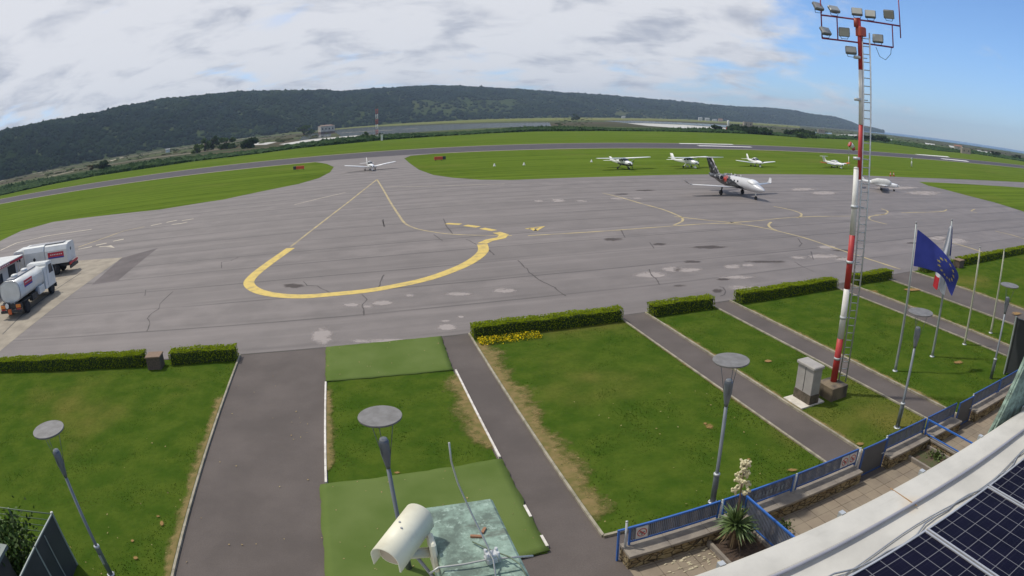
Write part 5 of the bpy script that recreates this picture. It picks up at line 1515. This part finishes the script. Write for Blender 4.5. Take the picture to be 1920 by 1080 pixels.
fl2 = cloth('national_flag', slo, 26, 30, [M_FW, M_FB, M_FR], lambda u, v: (2 if v < .30 and u > .82 else (1 if v > .72 and u < .42 else 0)))
tag(fl2, 'limp white, blue and red flag hanging in folds behind the blue flag', 'flag')

# --- terrace wall, fence panels and gates
def stone():
    n = Nodes('yellow_rubble_stone')
    vo = n.nt.nodes.new('ShaderNodeTexVoronoi'); vo.feature = 'DISTANCE_TO_EDGE'; vo.inputs['Scale'].default_value = 5.2
    v2 = n.nt.nodes.new('ShaderNodeTexVoronoi'); v2.inputs['Scale'].default_value = 5.2
    mp = n.nt.nodes.new('ShaderNodeMapping'); mp.inputs['Scale'].default_value = (.75, 1, 1.35); n.nt.links.new(n.tc, mp.inputs[0])
    n.nt.links.new(mp.outputs[0], vo.inputs['Vector']); n.nt.links.new(mp.outputs[0], v2.inputs['Vector'])
    sp = n.nt.nodes.new('ShaderNodeSeparateColor'); n.nt.links.new(v2.outputs['Color'], sp.inputs[0])
    col = n.mix(sp.outputs[0], (.30, .235, .12), (.17, .12, .07))
    col = n.mix(n.rng(n.noise(9, 4, .6), .4, .7, 0, .6), col, (.36, .30, .19))
    col = n.mix(n.rng(vo.outputs['Distance'], .05, .02), col, (.055, .045, .035))
    n.bump(n.rng(vo.outputs['Distance'], 0, .12), .8, .05)
    return n.done(col, .95, .15)
M_STONE = stone()
M_COPE = mat('coping_concrete', (.27, .235, .19), .95, col2=(.19, .165, .14), scale=3, bump=.3)
for i, (x0, x1, lb) in enumerate(((5.27, 13.32, 'long low rubble stone wall with coping, from the corner post to the first gate'), (14.75, 17.05, 'short low rubble stone wall closing the planting bed'), (17.25, 19.3, 'low rubble stone wall between cross railing and second gate'), (20.55, 33.0, 'low rubble stone wall running on beyond the second gate'))):
    t = thing('terrace_wall', lb, 'wall', (x0, 10.05, 0), 0, 'low stone walls of the terrace')
    L_ = x1 - x0
    b = MB(); b.box((L_ / 2, .27, .2), (L_, .5, .40)); b.build('masonry', M_STONE, t)
    b = MB(); x = 0
    while x < L_ - .05:
        l = min(1.15, L_ - x); b.bbox((x + l / 2, .27, .44), (l - .008, .60, .08), .01); x += l
    b.build('coping', M_COPE, t)
M_BLUE = mat('blue_frame_paint', (.035, .135, .45), .4, col2=(.028, .11, .37), scale=3)
M_BLUE2 = mat('dark_blue_frame_paint', (.034, .095, .30), .45, scale=3)


def mesh_panel():
    n = Nodes('perforated_panel')
    w = n.nt.nodes.new('ShaderNodeTexWave'); w.bands_direction = 'X'; w.inputs['Scale'].default_value = 6.5; n.nt.links.new(n.tc, w.inputs['Vector'])
    a = n.rng(w.outputs['Fac'], .45, .6, .42, .98); n.put(a, n.b.inputs['Alpha'])
    return n.done(n.mix(n.rng(n.noise(.8, 3, .5), .4, .65), (.12, .135, .165), (.085, .105, .15)), .5, .3)
M_PANEL = mesh_panel()


def fence_panel(label, x0, x1, z0=.60, z1=1.08, y=10.46, m=None, sign=None, ax='x'):
    t = thing('fence_panel', label, 'fence', (x0, y, 0), 0 if ax == 'x' else -math.pi / 2, 'blue metal fence panels of the terrace')
    L_ = abs(x1 - x0); m = m or M_BLUE
    b = MB(); b.box((L_ / 2, 0, z1), (L_, .05, .05)); b.build('top_rail', m, t)
    b = MB(); b.box((L_ / 2, 0, z0), (L_, .04, .035)); b.build('bottom_rail', m, t)
    for x in (.03, L_ - .03):
        b = MB(); b.box((x, 0, (z1 + z0) / 2 - .06), (.05, .045, z1 - z0 + .06)); b.build('post', m, t)
    b = MB(); n_ = max(2, int(L_ / .055))
    for k in range(1, n_): b.box((L_ * k / n_, 0, (z0 + z1) / 2), (.022, .012, z1 - z0 - .04))
    b.build('bars', mat('fence_bar_paint', (.19, .215, .28), .5, scale=2), t)
    b = MB(); b.box((L_ / 2, .012, (z0 + z1) / 2), (L_ - .12, .004, z1 - z0 - .06)); b.build('mesh_sheet', M_PANEL, t)
    for sx in sign or ():
        b = MB(); b.box((sx, -.03, (z0 + z1) / 2 + .01), (.33, .012, .38)); sg = b.build('sign', mat('sign_white', (.62, .60, .58), .5, scale=4), t)
        zc = (z0 + z1) / 2 + .01
        b = MB()
        ring = [(math.cos(a) * .135, math.sin(a) * .135) for a in [2 * math.pi * k / 24 for k in range(24)]]
        for k in range(24):
            (a0, c0), (a1, c1) = ring[k], ring[(k + 1) % 24]
            b.face([(sx + a0, -.0385, zc + c0), (sx + a1, -.0385, zc + c1), (sx + a1 * .8, -.0385, zc + c1 * .8), (sx + a0 * .8, -.0385, zc + c0 * .8)])
        b.face([(sx - .10, -.0392, zc + .075), (sx - .075, -.0392, zc + .10), (sx + .10, -.0392, zc - .075), (sx + .075, -.0392, zc - .10)])
        b.build('ban_ring', mat('sign_red', (.45, .06, .06), .5, scale=4), sg)
        b = MB(); b.box((sx, -.0375, zc), (.16, .003, .03)); b.box((sx, -.0375, zc - .04), (.04, .003, .09)); b.build('pictogram', mat('sign_grey', (.12, .12, .13), .5, scale=4), sg)
    return t


fence_panel('blue fence panel with a ban sign next to the corner post', 5.42, 8.05, sign=[.35])
fence_panel('light blue fence panel with faint lettering behind the yucca', 8.16, 10.62, m=M_BLUE)
fence_panel('blue fence panel with two ban signs beside the first gate', 10.72, 13.32, m=M_BLUE2, sign=[2.0, 2.36])
fence_panel('blue fence panel over the planting bed next to the first gate', 14.82, 17.05, m=M_BLUE2)
fence_panel('blue fence panel between the cross railing and the second gate', 17.2, 19.2, m=M_BLUE2)
fence_panel('blue fence panel beyond the second gate with a pale notice', 20.6, 23.0, m=M_BLUE2)
fence_panel('last blue fence panel, meeting the tall dark gate', 23.1, 26.3, m=M_BLUE2)
# faint lettering sheet on the second panel
b = MB()
for k in range(11): b.box((8.95 + k * .135, 10.425, .845 + .02 * math.sin(k * 2.1)), (.03 + .05 * (k % 3 != 1), .004, .15)); b.box((8.985 + k * .135, 10.424, .845 + (.05 if k % 2 else -.04)), (.06, .004, .03))
lt = b.build('banner_lettering', mat('banner_grey', (.22, .26, .30), .7, scale=3))
pn = [o for o in bpy.data.objects if o.get('label', '').startswith('light blue fence panel')][0]
bpy.context.view_layer.update(); lt.parent = pn; lt.matrix_parent_inverse = pn.matrix_world.inverted()
fence_panel('blue cross railing running from the yucca bed towards the building', 10.40, 7.6, .25, 1.0, 10.40, ax='y')
o_ = [o for o in bpy.data.objects if o.get('label', '').startswith('blue cross railing running')][0]; o_.location = (8.87, 10.40, 0)
fence_panel('open blue cross railing beside the square planting bed', 10.40, 7.6, .52, 1.05, 10.40, m=M_BLUE, ax='y')
o_ = [o for o in bpy.data.objects if o.get('label', '').startswith('open blue cross railing')][0]; o_.location = (17.12, 10.40, 0)
for ch in list(o_.children):
    if ch.name.startswith('mesh_sheet') or ch.name.startswith('bars'): bpy.data.objects.remove(ch)
for x0, x1, lb in ((13.47, 14.68, 'dark grey sheet metal gate with blue frame, nearer the yucca'), (19.3, 20.45, 'dark grey sheet metal gate with blue frame, farther along the terrace')):
    t = thing('terrace_gate', lb, 'gate', (x0, 10.36, 0), 0, 'sheet metal terrace gates')
    L_ = x1 - x0
    b = MB(); b.box((L_ / 2, 0, .55), (L_ - .1, .02, 1.0)); b.build('sheet', mat('grey_sheet', (.085, .088, .095), .6, scale=2), t)
    b = MB()
    for x in (.03, L_ - .03): b.box((x, 0, .54), (.06, .05, 1.06))
    b.box((L_ / 2, 0, 1.08), (L_, .05, .05)); b.box((L_ / 2, 0, .04), (L_, .05, .05)); b.build('frame', M_BLUE2, t)
    b = MB(); b.box((L_ - .14, -.04, .6), (.12, .03, .03)); b.build('handle', M_GALV, t)
for x, h, m, lb in ((5.34, 1.32, M_GALV, 'thin grey steel post at the corner of the terrace wall'), (13.40, 1.1, M_GALV, 'grey steel post on the left of the first gate'), (14.74, 1.12, M_GALV, 'grey steel post on the right of the first gate'), (20.52, 1.1, M_GALV, 'grey steel post right of the second gate'), (10.67, 1.1, M_GALV, 'grey steel post between the lettered panel and the ban signs'), (8.105, 1.1, M_GALV, 'grey steel post behind the yucca leaves')):
    t = thing('steel_post', lb, 'post', (x, 10.44, 0), 0, 'steel fence posts')
    b = MB(); b.tube([(0, 0, 0.0), (0, 0, h)], .03, 10); b.build('pipe', m, t)
    b = MB(); b.lathe([(.034, h), (.034, h + .02), (.01, h + .035)], 10); b.build('cap', m, t)
t = thing('corner_frame', 'blue steel frame post standing off the end of the terrace wall', 'post', (5.17, 10.5, 0))
b = MB(); b.box((0, 0, .52), (.05, .05, 1.04)); b.build('post', M_BLUE, t); b = MB(); b.box((.14, 0, 1.04), (.33, .045, .045)); b.build('rail', M_BLUE, t)

# planting beds
M_SOIL = mat('garden_soil', (.10, .065, .045), .98, col2=(.05, .035, .025), scale=9, bump=.6)
for x0, x1, lb, m in ((7.62, 8.8, 'soil bed with the yucca, edged with stone', M_SOIL), (15.95, 17.0, 'square planting bed with weeds below the stone wall', mat('weedy_soil', (.07, .085, .03), .95, col2=(.10, .07, .045), scale=4, bump=.5))):
    t = thing('planting_bed', lb, 'planting bed', ((x0 + x1) / 2, 9.2, 0), 0, 'planting beds of the terrace')
    b = MB(); b.box((0, 0, .05), (x1 - x0, 1.7, .08)); b.build('soil', m, t)
    b = MB(); b.box((-(x1 - x0) / 2 - .04, 0, .08), (.09, 1.72, .16)); b.build('edging', M_COPE, t)
    b = MB(); b.box(((x1 - x0) / 2 + .04, 0, .1), (.09, 1.72, .2)); b.build('edging', M_COPE, t)
t = thing('side_wall', 'low stone cross wall on the right of the square planting bed', 'wall', (17.12, 9.2, 0))
b = MB(); b.box((.08, -.1, .18), (.22, 1.85, .36)); b.build('masonry', M_STONE, t); b = MB(); b.box((.08, -.1, .39), (.28, 1.9, .06)); b.build('coping', M_COPE, t)
# pebbles scattered at the foot of the wall
pv = np.stack([rng.uniform(6.1, 7.6, 46), rng.uniform(9.3, 9.95, 46), np.full(46, .02)], 1)
s = rng.uniform(.012, .04, 46); v, f = crowns(pv, np.stack([s * 1.6, s, s * .6], 1), jit=.2)
tag(np_mesh('litter', v, f, mat('pale_chips', (.5, .44, .3), .9, scale=5)), 'pale stone chips and dry leaves scattered on the terrace', 'litter', kind='stuff')

# yucca in flower
t = thing('yucca', 'spiky yucca plant with a tall cream flower spike', 'plant', (8.06, 9.62, .06))
b = MB(); b.tube([(0, 0, 0), (.03, .02, .35), (-.02, .03, .75)], [.15, .13, .11], 10); b.build('trunk', mat('yucca_trunk', (.16, .11, .07), .95, scale=12, bump=.8), t)
b = MB(); b.tube([(.22, -.08, 0), (.26, -.05, .4)], [.10, .08], 8); b.build('trunk', MATS['yucca_trunk'], t)


def spikes(name, base, n, lmin, lmax, elo, ehi, m, w=.034):
    b = MB()
    for k in range(n):
        a = rnd.uniform(0, 2 * math.pi); e = rnd.uniform(elo, ehi); L_ = rnd.uniform(lmin, lmax)
        d = Vector((math.cos(a) * math.cos(e), math.sin(a) * math.cos(e), math.sin(e))); sd = Vector((-math.sin(a), math.cos(a), 0)); up = sd.cross(d)
        p0 = Vector(base) + d * .05; p1 = p0 + d * L_ * .5; p2 = p0 + d * L_ + Vector((0, 0, -.18 * L_ * math.cos(e)))
        b.add([p0 - sd * w * .6, p0 + sd * w * .6, p1 + sd * w, p1 - up * w * -.5, p1 - sd * w, p2], [(0, 1, 2, 3), (0, 3, 4), (3, 2, 5), (4, 3, 5)])
    return b.build(name, m, t)
M_YL = mat('yucca_leaf', (.060, .105, .028), .5, col2=(.11, .16, .045), scale=3, spec=.5)
spikes('leaf_rosette', (0, .02, .78), 115, .42, .72, -.30, 1.35, M_YL, .042)
spikes('leaf_rosette', (.26, -.05, .42), 45, .3, .55, -.2, 1.2, M_YL, .038)
spikes('dead_leaves', (0, .02, .68), 26, .35, .6, -1.3, -.5, mat('yucca_dead_leaf', (.30, .22, .12), .9, scale=6), .022)
b = MB(); b.tube([(0, .02, .8), (-.03, .04, 1.5), (-.08, .06, 2.78)], [.03, .026, .008], 8)
for k in range(16):
    z = 1.72 + k * .064; a = k * 2.4; rr = .27 - .013 * k; b.tube([(-.05, .04, z), (math.cos(a) * rr, .04 + math.sin(a) * rr, z + .1)], .007, 4)
b.build('flower_stalk', mat('yucca_stalk', (.20, .13, .09), .8, scale=6), t)
cen = []
for k in range(16):
    z = 1.72 + k * .064; a = k * 2.4; rr = .27 - .013 * k
    for q in range(12):
        f_ = rnd.uniform(.35, 1.05); cen.append((-.05 + math.cos(a) * rr * f_ + rnd.gauss(0, .03), .04 + math.sin(a) * rr * f_ + rnd.gauss(0, .03), z + .1 * f_ + rnd.gauss(-.02, .03)))
cen = np.array(cen); s = np.full(len(cen), .036)
v, f = crowns(cen, np.stack([s, s, s * 1.25], 1), jit=.15)
np_mesh('blossom', v, f, mat('yucca_blossom', (.66, .60, .38), .7, scale=8), t)


def shrub(label, x, y, w, h, tone, n=160):
    t = thing('shrub', label, 'shrub', (x, y, .05), 0, 'small shrubs by the building')
    b = MB()
    for k in range(6): a = k + rnd.random(); b.tube([(0, 0, 0), (math.cos(a) * w * .3, math.sin(a) * w * .3, h * .7)], [.02, .008], 5)
    b.build('stem', M_BARK, t)
    p = np.stack([rng.normal(0, w * .25, n), rng.normal(0, w * .25, n), rng.uniform(h * .15, h, n)], 1)
    v, f = leaf_cards(p, .075 if w < 1.2 else .10, rng, .3, 1.6)
    nn = Nodes('shrub_leaf'); g_ = nn.nt.nodes.new('ShaderNodeNewGeometry')
    nn.done(nn.mix(g_.outputs['Random Per Island'], tuple(c * .6 for c in tone), tuple(c * 1.7 for c in tone)), .6, .3)
    np_mesh('foliage', v, f, nn.m, t)
shrub('small green weed clump on the terrace right of the yucca railing', 9.55, 9.38, .5, .45, (.05, .075, .02), 130)
shrub('low weeds in the square planting bed', 16.75, 9.35, .6, .25, (.06, .09, .02), 120)
shrub('bright leafy bush behind the wire fence at bottom left', -11.9, 11.1, 2.1, 1.75, (.045, .080, .012), 2400)

# bottom left: privacy panel, wire mesh fence, shed edge
t = thing('privacy_panel', 'dark grey sheet panel fence at the bottom left corner', 'fence', (-9.98, 11.95, 0))
gs = mat('slate_sheet', (.050, .052, .062), .55, col2=(.04, .042, .05), scale=1.5)
b = MB(); b.box((0, -1.6, .92), (.03, 3.1, 1.8)); b.build('sheet', gs, t)
for y in (0, -1.55, -3.15):
    b = MB(); b.box((0, y, .93), (.06, .06, 1.88)); b.build('post', mat('pale_steel', (.30, .34, .32), .5, scale=3), t)
b = MB(); b.lathe([(.05, 1.87), (.05, 1.9), (.01, 1.92)], 8); b.build('post_cap', M_WHITE, t)
b = MB(); b.box((0, -1.6, 1.85), (.045, 3.1, .04)); b.box((.03, -.9, .9), (.03, .03, 1.7)); b.build('rail', mat('pale_steel', (.30, .34, .32)), t)
t = thing('wire_fence', 'pale green wire mesh fence joining the dark panel', 'fence', (-10.0, 11.97, 0))
wm = mat('green_wire', (.16, .20, .13), .5, scale=3)
for k in range(8):
    b = MB(); b.tube([(0, 0, .25 + k * .225), (-6, .15, .25 + k * .225)], .013 if k < 7 else .02, 5); b.build('wire', wm, t)
for k in range(4):
    b = MB(); b.box((-1.9 - 2 * k, .06, .92), (.05, .05, 1.84)); b.build('post', wm, t)
t = thing('garden_shed', 'pale grey green shed roof corner at the bottom left edge', 'shed', (at(13, 1021, 1.73).x - 1.25, at(13, 1021, 1.73).y - 1.25, 0))
b = MB(); b.box((0, 0, .8), (2.2, 2.2, 1.6)); b.build('wall', mat('shed_wall', (.13, .12, .11), .9, scale=2), t)
b = MB(); b.box((0, 0, 1.68), (2.5, 2.5, .1)); b.build('roof', mat('shed_roof', (.22, .25, .22), .7, scale=2), t)

# tall dark gate leaf at the right end of the terrace
t = thing('tall_gate', 'tall dark mesh gate at the right end of the terrace fence', 'gate', (26.42, 11.9, 0))
b = MB(); b.box((0, 0, 1.47), (.07, .07, 2.94)); b.build('post', mat('pale_steel', (.30, .34, .32)), t)
b = MB(); b.box((.02, -1.3, 1.5), (.02, 2.4, 2.7)); b.build('sheet', mat('dark_mesh_sheet', (.030, .034, .036), .7, scale=2), t)
b = MB(); b.box((.0, -.09, 1.47), (.05, .05, 2.9)); b.box((0, -1.3, 2.86), (.05, 2.45, .05)); b.box((0, -1.3, .2), (.05, 2.45, .05)); b.box((0, -2.5, 1.5), (.05, .05, 2.8)); b.build('frame', M_DARK, t)

# ================================================================== TERMINAL BUILDING ROOF, SOLAR PANELS, COPPER, CCTV
def roof_mat():
    n = Nodes('roof_render')
    a = n.noise(1.6, 6, .6); s_ = n.noise(2.2, 5, .65, (.5, 3, 1), off=(3, 3, 0))
    col = n.mix(n.rng(a, .35, .7), (.54, .52, .465), (.44, .425, .38))
    col = n.mix(n.rng(s_, .58, .75, 0, .5), col, (.40, .38, .33))
    col = n.mix(n.rng(n.noise(.9, 3, .5, off=(7, 2, 0)), .66, .74, 0, .35), col, (.52, .38, .22))
    return n.done(col, .75, .3)
M_ROOF = roof_mat()
bld = thing('terminal_building', 'white terminal building roof edge with a grey conduit along it', 'building', (0, 0, 0))
b = MB(); b.box((20, -2.7, 3.6), (48, 9.8, 7.2)); b.build('wall', mat('building_wall', (.55, .53, .48), .9, scale=1), bld)
rf = MB(); rf.loft([[(x, y, z) for y, z in ((2.63, 7.30), (2.63, 7.47), (2.58, 7.505), (2.34, 7.50), (2.27, 7.47), (-7.6, 7.47), (-7.6, 7.30))] for x in (-4, 4.02, 44)], smooth=False)
roof = rf.build('roof', M_ROOF, bld)
for x in (4.0, 9.0):
    b = MB(); b.box((x, 2.45, 7.503), (.012, .36, .004)); b.build('sheet_joint', mat('rust_joint', (.34, .20, .09), .9, scale=8), roof)
b = MB(); b.tube([(-4 + k * .5, 2.30 + .006 * math.sin(k * 1.3), 7.515) for k in range(80)], .016, 8); b.build('conduit', mat('conduit_grey', (.30, .30, .33), .5, scale=3), bld)
b = MB(); b.tube([(-1 + k * .18, 2.02 + .035 * math.sin(k * .7) + .02 * math.sin(k * 1.9), 7.495 + .01 * math.sin(k)) for k in range(120)], .009, 6); b.build('cable', mat('cable_grey', (.25, .27, .30), .6, scale=4), bld)
b = MB(); b.tube([(-1 + k * .2, 2.05 + .04 * math.sin(k * .55 + 1), 7.49) for k in range(110)], .007, 6)
b.build('cable', mat('cable_grey', (.25, .27, .30), .6, scale=4), bld)
for x in (2.15, 3.38, 4.53, 5.7, 6.9):
    b = MB(); b.box((x, 2.645, 7.46), (.05, .05, .06)); b.build('gutter_clip', M_GALV, bld)
M_CELL = None
def cell():
    n = Nodes('solar_cell'); x, y, z = n.xyz()
    def lines(c, step, w, off=0.0):
        f_ = n.math('ABSOLUTE', n.math('SUBTRACT', n.math('FRACT', n.math('ADD', n.math('DIVIDE', c, step), off)), .5)); return n.rng(f_, .5 - w / step, .5 - w / step * .4)
    g = n.math('MAXIMUM', lines(x, .162, .0045, .5), lines(y, .162, .0045, .5))
    fine = n.math('MAXIMUM', lines(x, .0324, .0009), lines(y, .081, .0022, .5))
    col = n.mix(n.rng(n.noise(2, 3, .5), .3, .7), (.0045, .004, .011), (.007, .006, .017))
    col = n.mix(n.math('MULTIPLY', fine, .10), col, (.10, .10, .12)); col = n.mix(n.math('MULTIPLY', g, .55), col, (.28, .28, .29))
    n.b.inputs['Coat Weight'].default_value = .05; n.b.inputs['Coat Roughness'].default_value = .2
    return n.done(col, .45, .08)
M_CELL = cell(); M_ALU = mat('panel_frame_alu', (.55, .55, .55), .4, metal=.4, scale=4)
t0 = None; k = 0
PL = {(-1, 0): 'leftmost', }
names = ['first', 'second', 'third', 'fourth', 'fifth', 'sixth', 'seventh', 'eighth']
for row in range(2):
    for i in range(6):
        x0 = 1.66 + i * 1.032; y1 = 1.93 - row * 1.69
        lb = '%s dark solar panel from the left in the %s row from the roof edge' % (names[i], ('front', 'second')[row])
        if t0 is None:
            t0 = thing('solar_panel', lb, 'solar panel', (x0 + .5, y1 - .83, 7.56), 0, 'solar panels on the white roof')
            b = MB(); b.box((0, 0, 0), (.975, 1.63, .022)); b.build('cells', M_CELL, t0)
            b = MB()
            for s_ in (-1, 1): b.box((s_ * .496, 0, .0), (.018, 1.66, .042)); b.box((0, s_ * .821, 0), (.974, .018, .042))
            b.build('frame', M_ALU, t0)
            for s_ in (-1, 1):
                b = MB(); b.box((s_ * .35, .1, -.06), (.05, 1.5, .07)); b.build('mounting_rail', M_ALU, t0)
        else:
            c = copy_tree(t0); c.location = (x0 + .5, y1 - .83, 7.56); c['label'] = lb


def patina(name='copper_patina'):
    n = Nodes(name)
    a = n.noise(7, 7, .7); b_ = n.noise(26, 5, .7); st = n.noise(3.0, 5, .65, (1, 3.2, .6))
    col = n.mix(n.rng(a, .38, .62), (.115, .155, .125), (.26, .36, .29))
    col = n.mix(n.rng(b_, .55, .68, 0, .8), col, (.36, .47, .39))
    col = n.mix(n.rng(st, .58, .72, 0, .75), col, (.085, .085, .065))
    n.bump(b_, .25, .01)
    return n.done(col, .7, .3)
M_COP = patina()
t = thing('copper_gable', 'green patinated copper clad gable slope standing beyond the white roof edge', 'roof gable', (6.14, 2.70, 7.30))
b = MB()
prof = [(0, 0), (.13, .2), (1.9, 2.95), (3.8, 0)]
b.add([(x, 0, z) for x, z in prof] + [(x, .07, z) for x, z in prof], [(0, 1, 2, 3), (7, 6, 5, 4), (0, 4, 5, 1), (1, 5, 6, 2), (2, 6, 7, 3), (0, 3, 7, 4)])
b.build('cladding', M_COP, t)
b = MB(); b.tube([(-.02, .035, .0), (.13, .035, .2), (1.9, .035, 2.95)], .016, 6); b.build('rake_trim', M_COP, t)

# copper clad cap in front of the camera
cx0, cx1, cy1, cz = .145, .475, 2.29, 8.82
t = thing('copper_cladding', 'green copper clad roof cap with a wire clamp below the camera view', 'roof cap', (0, 0, 0))
b = MB(); b.loft([[(cx0, y, cz - .5), (cx1, y, cz - .5), (cx1, y, cz - .012), (cx1 - .012, y, cz), (cx0 + .012, y, cz), (cx0, y, cz - .012)] for y in (cy1, -.3)], smooth=False)
b.build('sheet', M_COP, t)
b = MB(); b.box(((cx0 + cx1) / 2, 1.76, cz + .0035), (cx1 - cx0 - .03, .012, .007)); b.build('seam', M_COP, t)
b = MB(); b.box((.5 * (cx0 + cx1), 1.6, (7.47 + cz - .5) / 2), (cx1 - cx0 - .04, 1.2, cz - .5 - 7.47)); b.build('support', mat('building_wall', (.55, .53, .48)), t)
M_WIRE = mat('alu_wire', (.42, .43, .40), .4, metal=.5, scale=8)
t = thing('lightning_rod', 'bent aluminium lightning rod standing in a clamp on the copper cap', 'lightning rod', (0, 0, 0))
rp = [at(930, 1085, cz + .02), at(925, 1050, cz + .05), at(912, 1020, cz + .10), at(885, 965, cz + .21), at(858, 905, cz + .34), at(846, 865, cz + .44), at(842, 830, cz + .53)]
b = MB(); b.tube(rp, .004, 7); b.build('rod', M_WIRE, t)
cp_ = at(923, 1046, cz + .03)
b = MB(); b.bbox((cp_.x, cp_.y, cp_.z), (.06, .045, .028), .006, rz=.2); b.bbox((cp_.x, cp_.y, cp_.z + .022), (.05, .04, .016), .004, rz=.2)
for sx, sy in ((-1, -1), (1, -1), (1, 1), (-1, 1)): b.lathe([(.007, 0), (.007, .05)], 6, M=Matrix.Translation((cp_.x + sx * .022, cp_.y + sy * .015, cp_.z - .01)))
b.build('clamp', M_GALV, t)
b = MB(); b.tube([at(806, 1075, cz + .01), at(822, 1064, cz + .02), at(870, 1058, cz + .025), at(915, 1049, cz + .03), at(950, 1046, cz + .03), at(1000, 1042, cz + .03)], .0048, 7); b.build('cross_wire', M_WIRE, t)
b = MB(); b.tube([at(886, 1016, cz + .012), at(918, 1030, cz + .02), at(955, 1044, cz + .04), at(975, 1058, cz + .05), at(990, 1085, cz + .04)], .0035, 6); b.build('thin_wire', mat('green_wire_sheath', (.12, .16, .10), .6, scale=5), t)
b = MB(); q = at(893, 1006, cz + .004); b.box((q.x, q.y, q.z), (.05, .014, .012), rz=-.3); q = at(907, 995, cz + .004); b.box((q.x, q.y, q.z), (.04, .012, .012), rz=1.0); b.build('holder', mat('rusty_copper', (.30, .15, .08), .8, scale=9), t)

# surveillance camera
M_CAM = mat('camera_cream', (.72, .69, .53), .5, scale=14, col2=(.64, .60, .45), lo=.5, hi=.75)
pa, pb = at(779, 973, 8.935), at(733, 1034, 8.925)
t = thing('surveillance_camera', 'cream surveillance camera housing with sun hood beside the copper cap', 'camera', ((pa + pb) / 2).to_tuple())
dv = (pb - pa); Lc = dv.length; fwd = dv.normalized(); up_ = Vector((0, 0, 1)); sd = fwd.cross(up_).normalized(); up_ = sd.cross(fwd)
Mc = Matrix(((sd.x, fwd.x, up_.x, 0), (sd.y, fwd.y, up_.y, 0), (sd.z, fwd.z, up_.z, 0), (0, 0, 0, 1)))
b = MB(); rings = []
for y in (-.15, .17):
    rings.append([(math.cos(a) * .063, y, math.sin(a) * .058 + .0) for a in [math.pi * k / 14 for k in range(15)]] + [(-.063, y, -.05), (-.056, y, -.05)] + [(math.cos(a) * .059, y, math.sin(a) * .054) for a in [math.pi * (14 - k) / 14 for k in range(15)]] + [(.059, y, -.05), (.063, y, -.05)])
b.loft(rings, M=Mc); b.build('sun_hood', M_CAM, t)
b = MB(); b.loft(fus_rings([(-.16, -.012, .048, .046), (-.15, -.012, .052, .050), (.125, -.012, .052, .050)], 18, 2.6), M=Mc); hs = b.build('housing', M_CAM, t)
b = MB(); b.loft(fus_rings([(.124, -.012, .046, .044), (.128, -.012, .046, .044)], 18, 2.6), M=Mc); b.build('front_glass', mat('camera_front', (.48, .40, .30), .2, scale=3), hs)
for q in ((-.012, .02), (.012, -.012)):
    b = MB(); b.lathe([(.005, .056), (.005, .061)], 8, M=Mc @ Matrix.Translation((q[0], q[1], 0))); b.build('screw', M_GREY, hs)
ce = (pa + pb) / 2
w0 = at(730, 1040, 8.86) - ce; w1 = at(812, 1035, 8.80) - ce
b = MB(); b.tube([tuple(Vector(Mc @ Vector((0, .06, -.07)))), tuple(w0.lerp(w1, .25)), tuple(w1)], [.02, .024, .024], 10); b.build('arm', M_CAM, t)
b = MB(); q = w1; b.bbox(tuple(q), (.03, .10, .16), .008); b.build('wall_plate', M_CAM, t)
b = MB(); b.tube([tuple(w0.lerp(w1, .6) + Vector((0, 0, -.02))), tuple(w1 + Vector((.0, -.05, -.16)))], .008, 6); b.build('cable', M_GREY, t)

# ================================================================== air between here and the hill
hz = MB(); hz.box((700, 2900, 139), (14600, 7000, 281))
ho = hz.build('haze', bpy.data.materials.new('haze_air'))
m = ho.data.materials[0]; m.use_nodes = True; nt = m.node_tree; nt.nodes.clear()
pv_ = nt.nodes.new('ShaderNodeVolumePrincipled'); pv_.inputs['Color'].default_value = (.62, .78, 1.0, 1); pv_.inputs['Density'].default_value = HAZE; pv_.inputs['Anisotropy'].default_value = .0
ou = nt.nodes.new('ShaderNodeOutputMaterial'); nt.links.new(pv_.outputs[0], ou.inputs['Volume'])
ho['kind'] = 'stuff'; ho['label'] = 'thin blue summer haze between the airfield and the hill'; ho['category'] = 'haze'
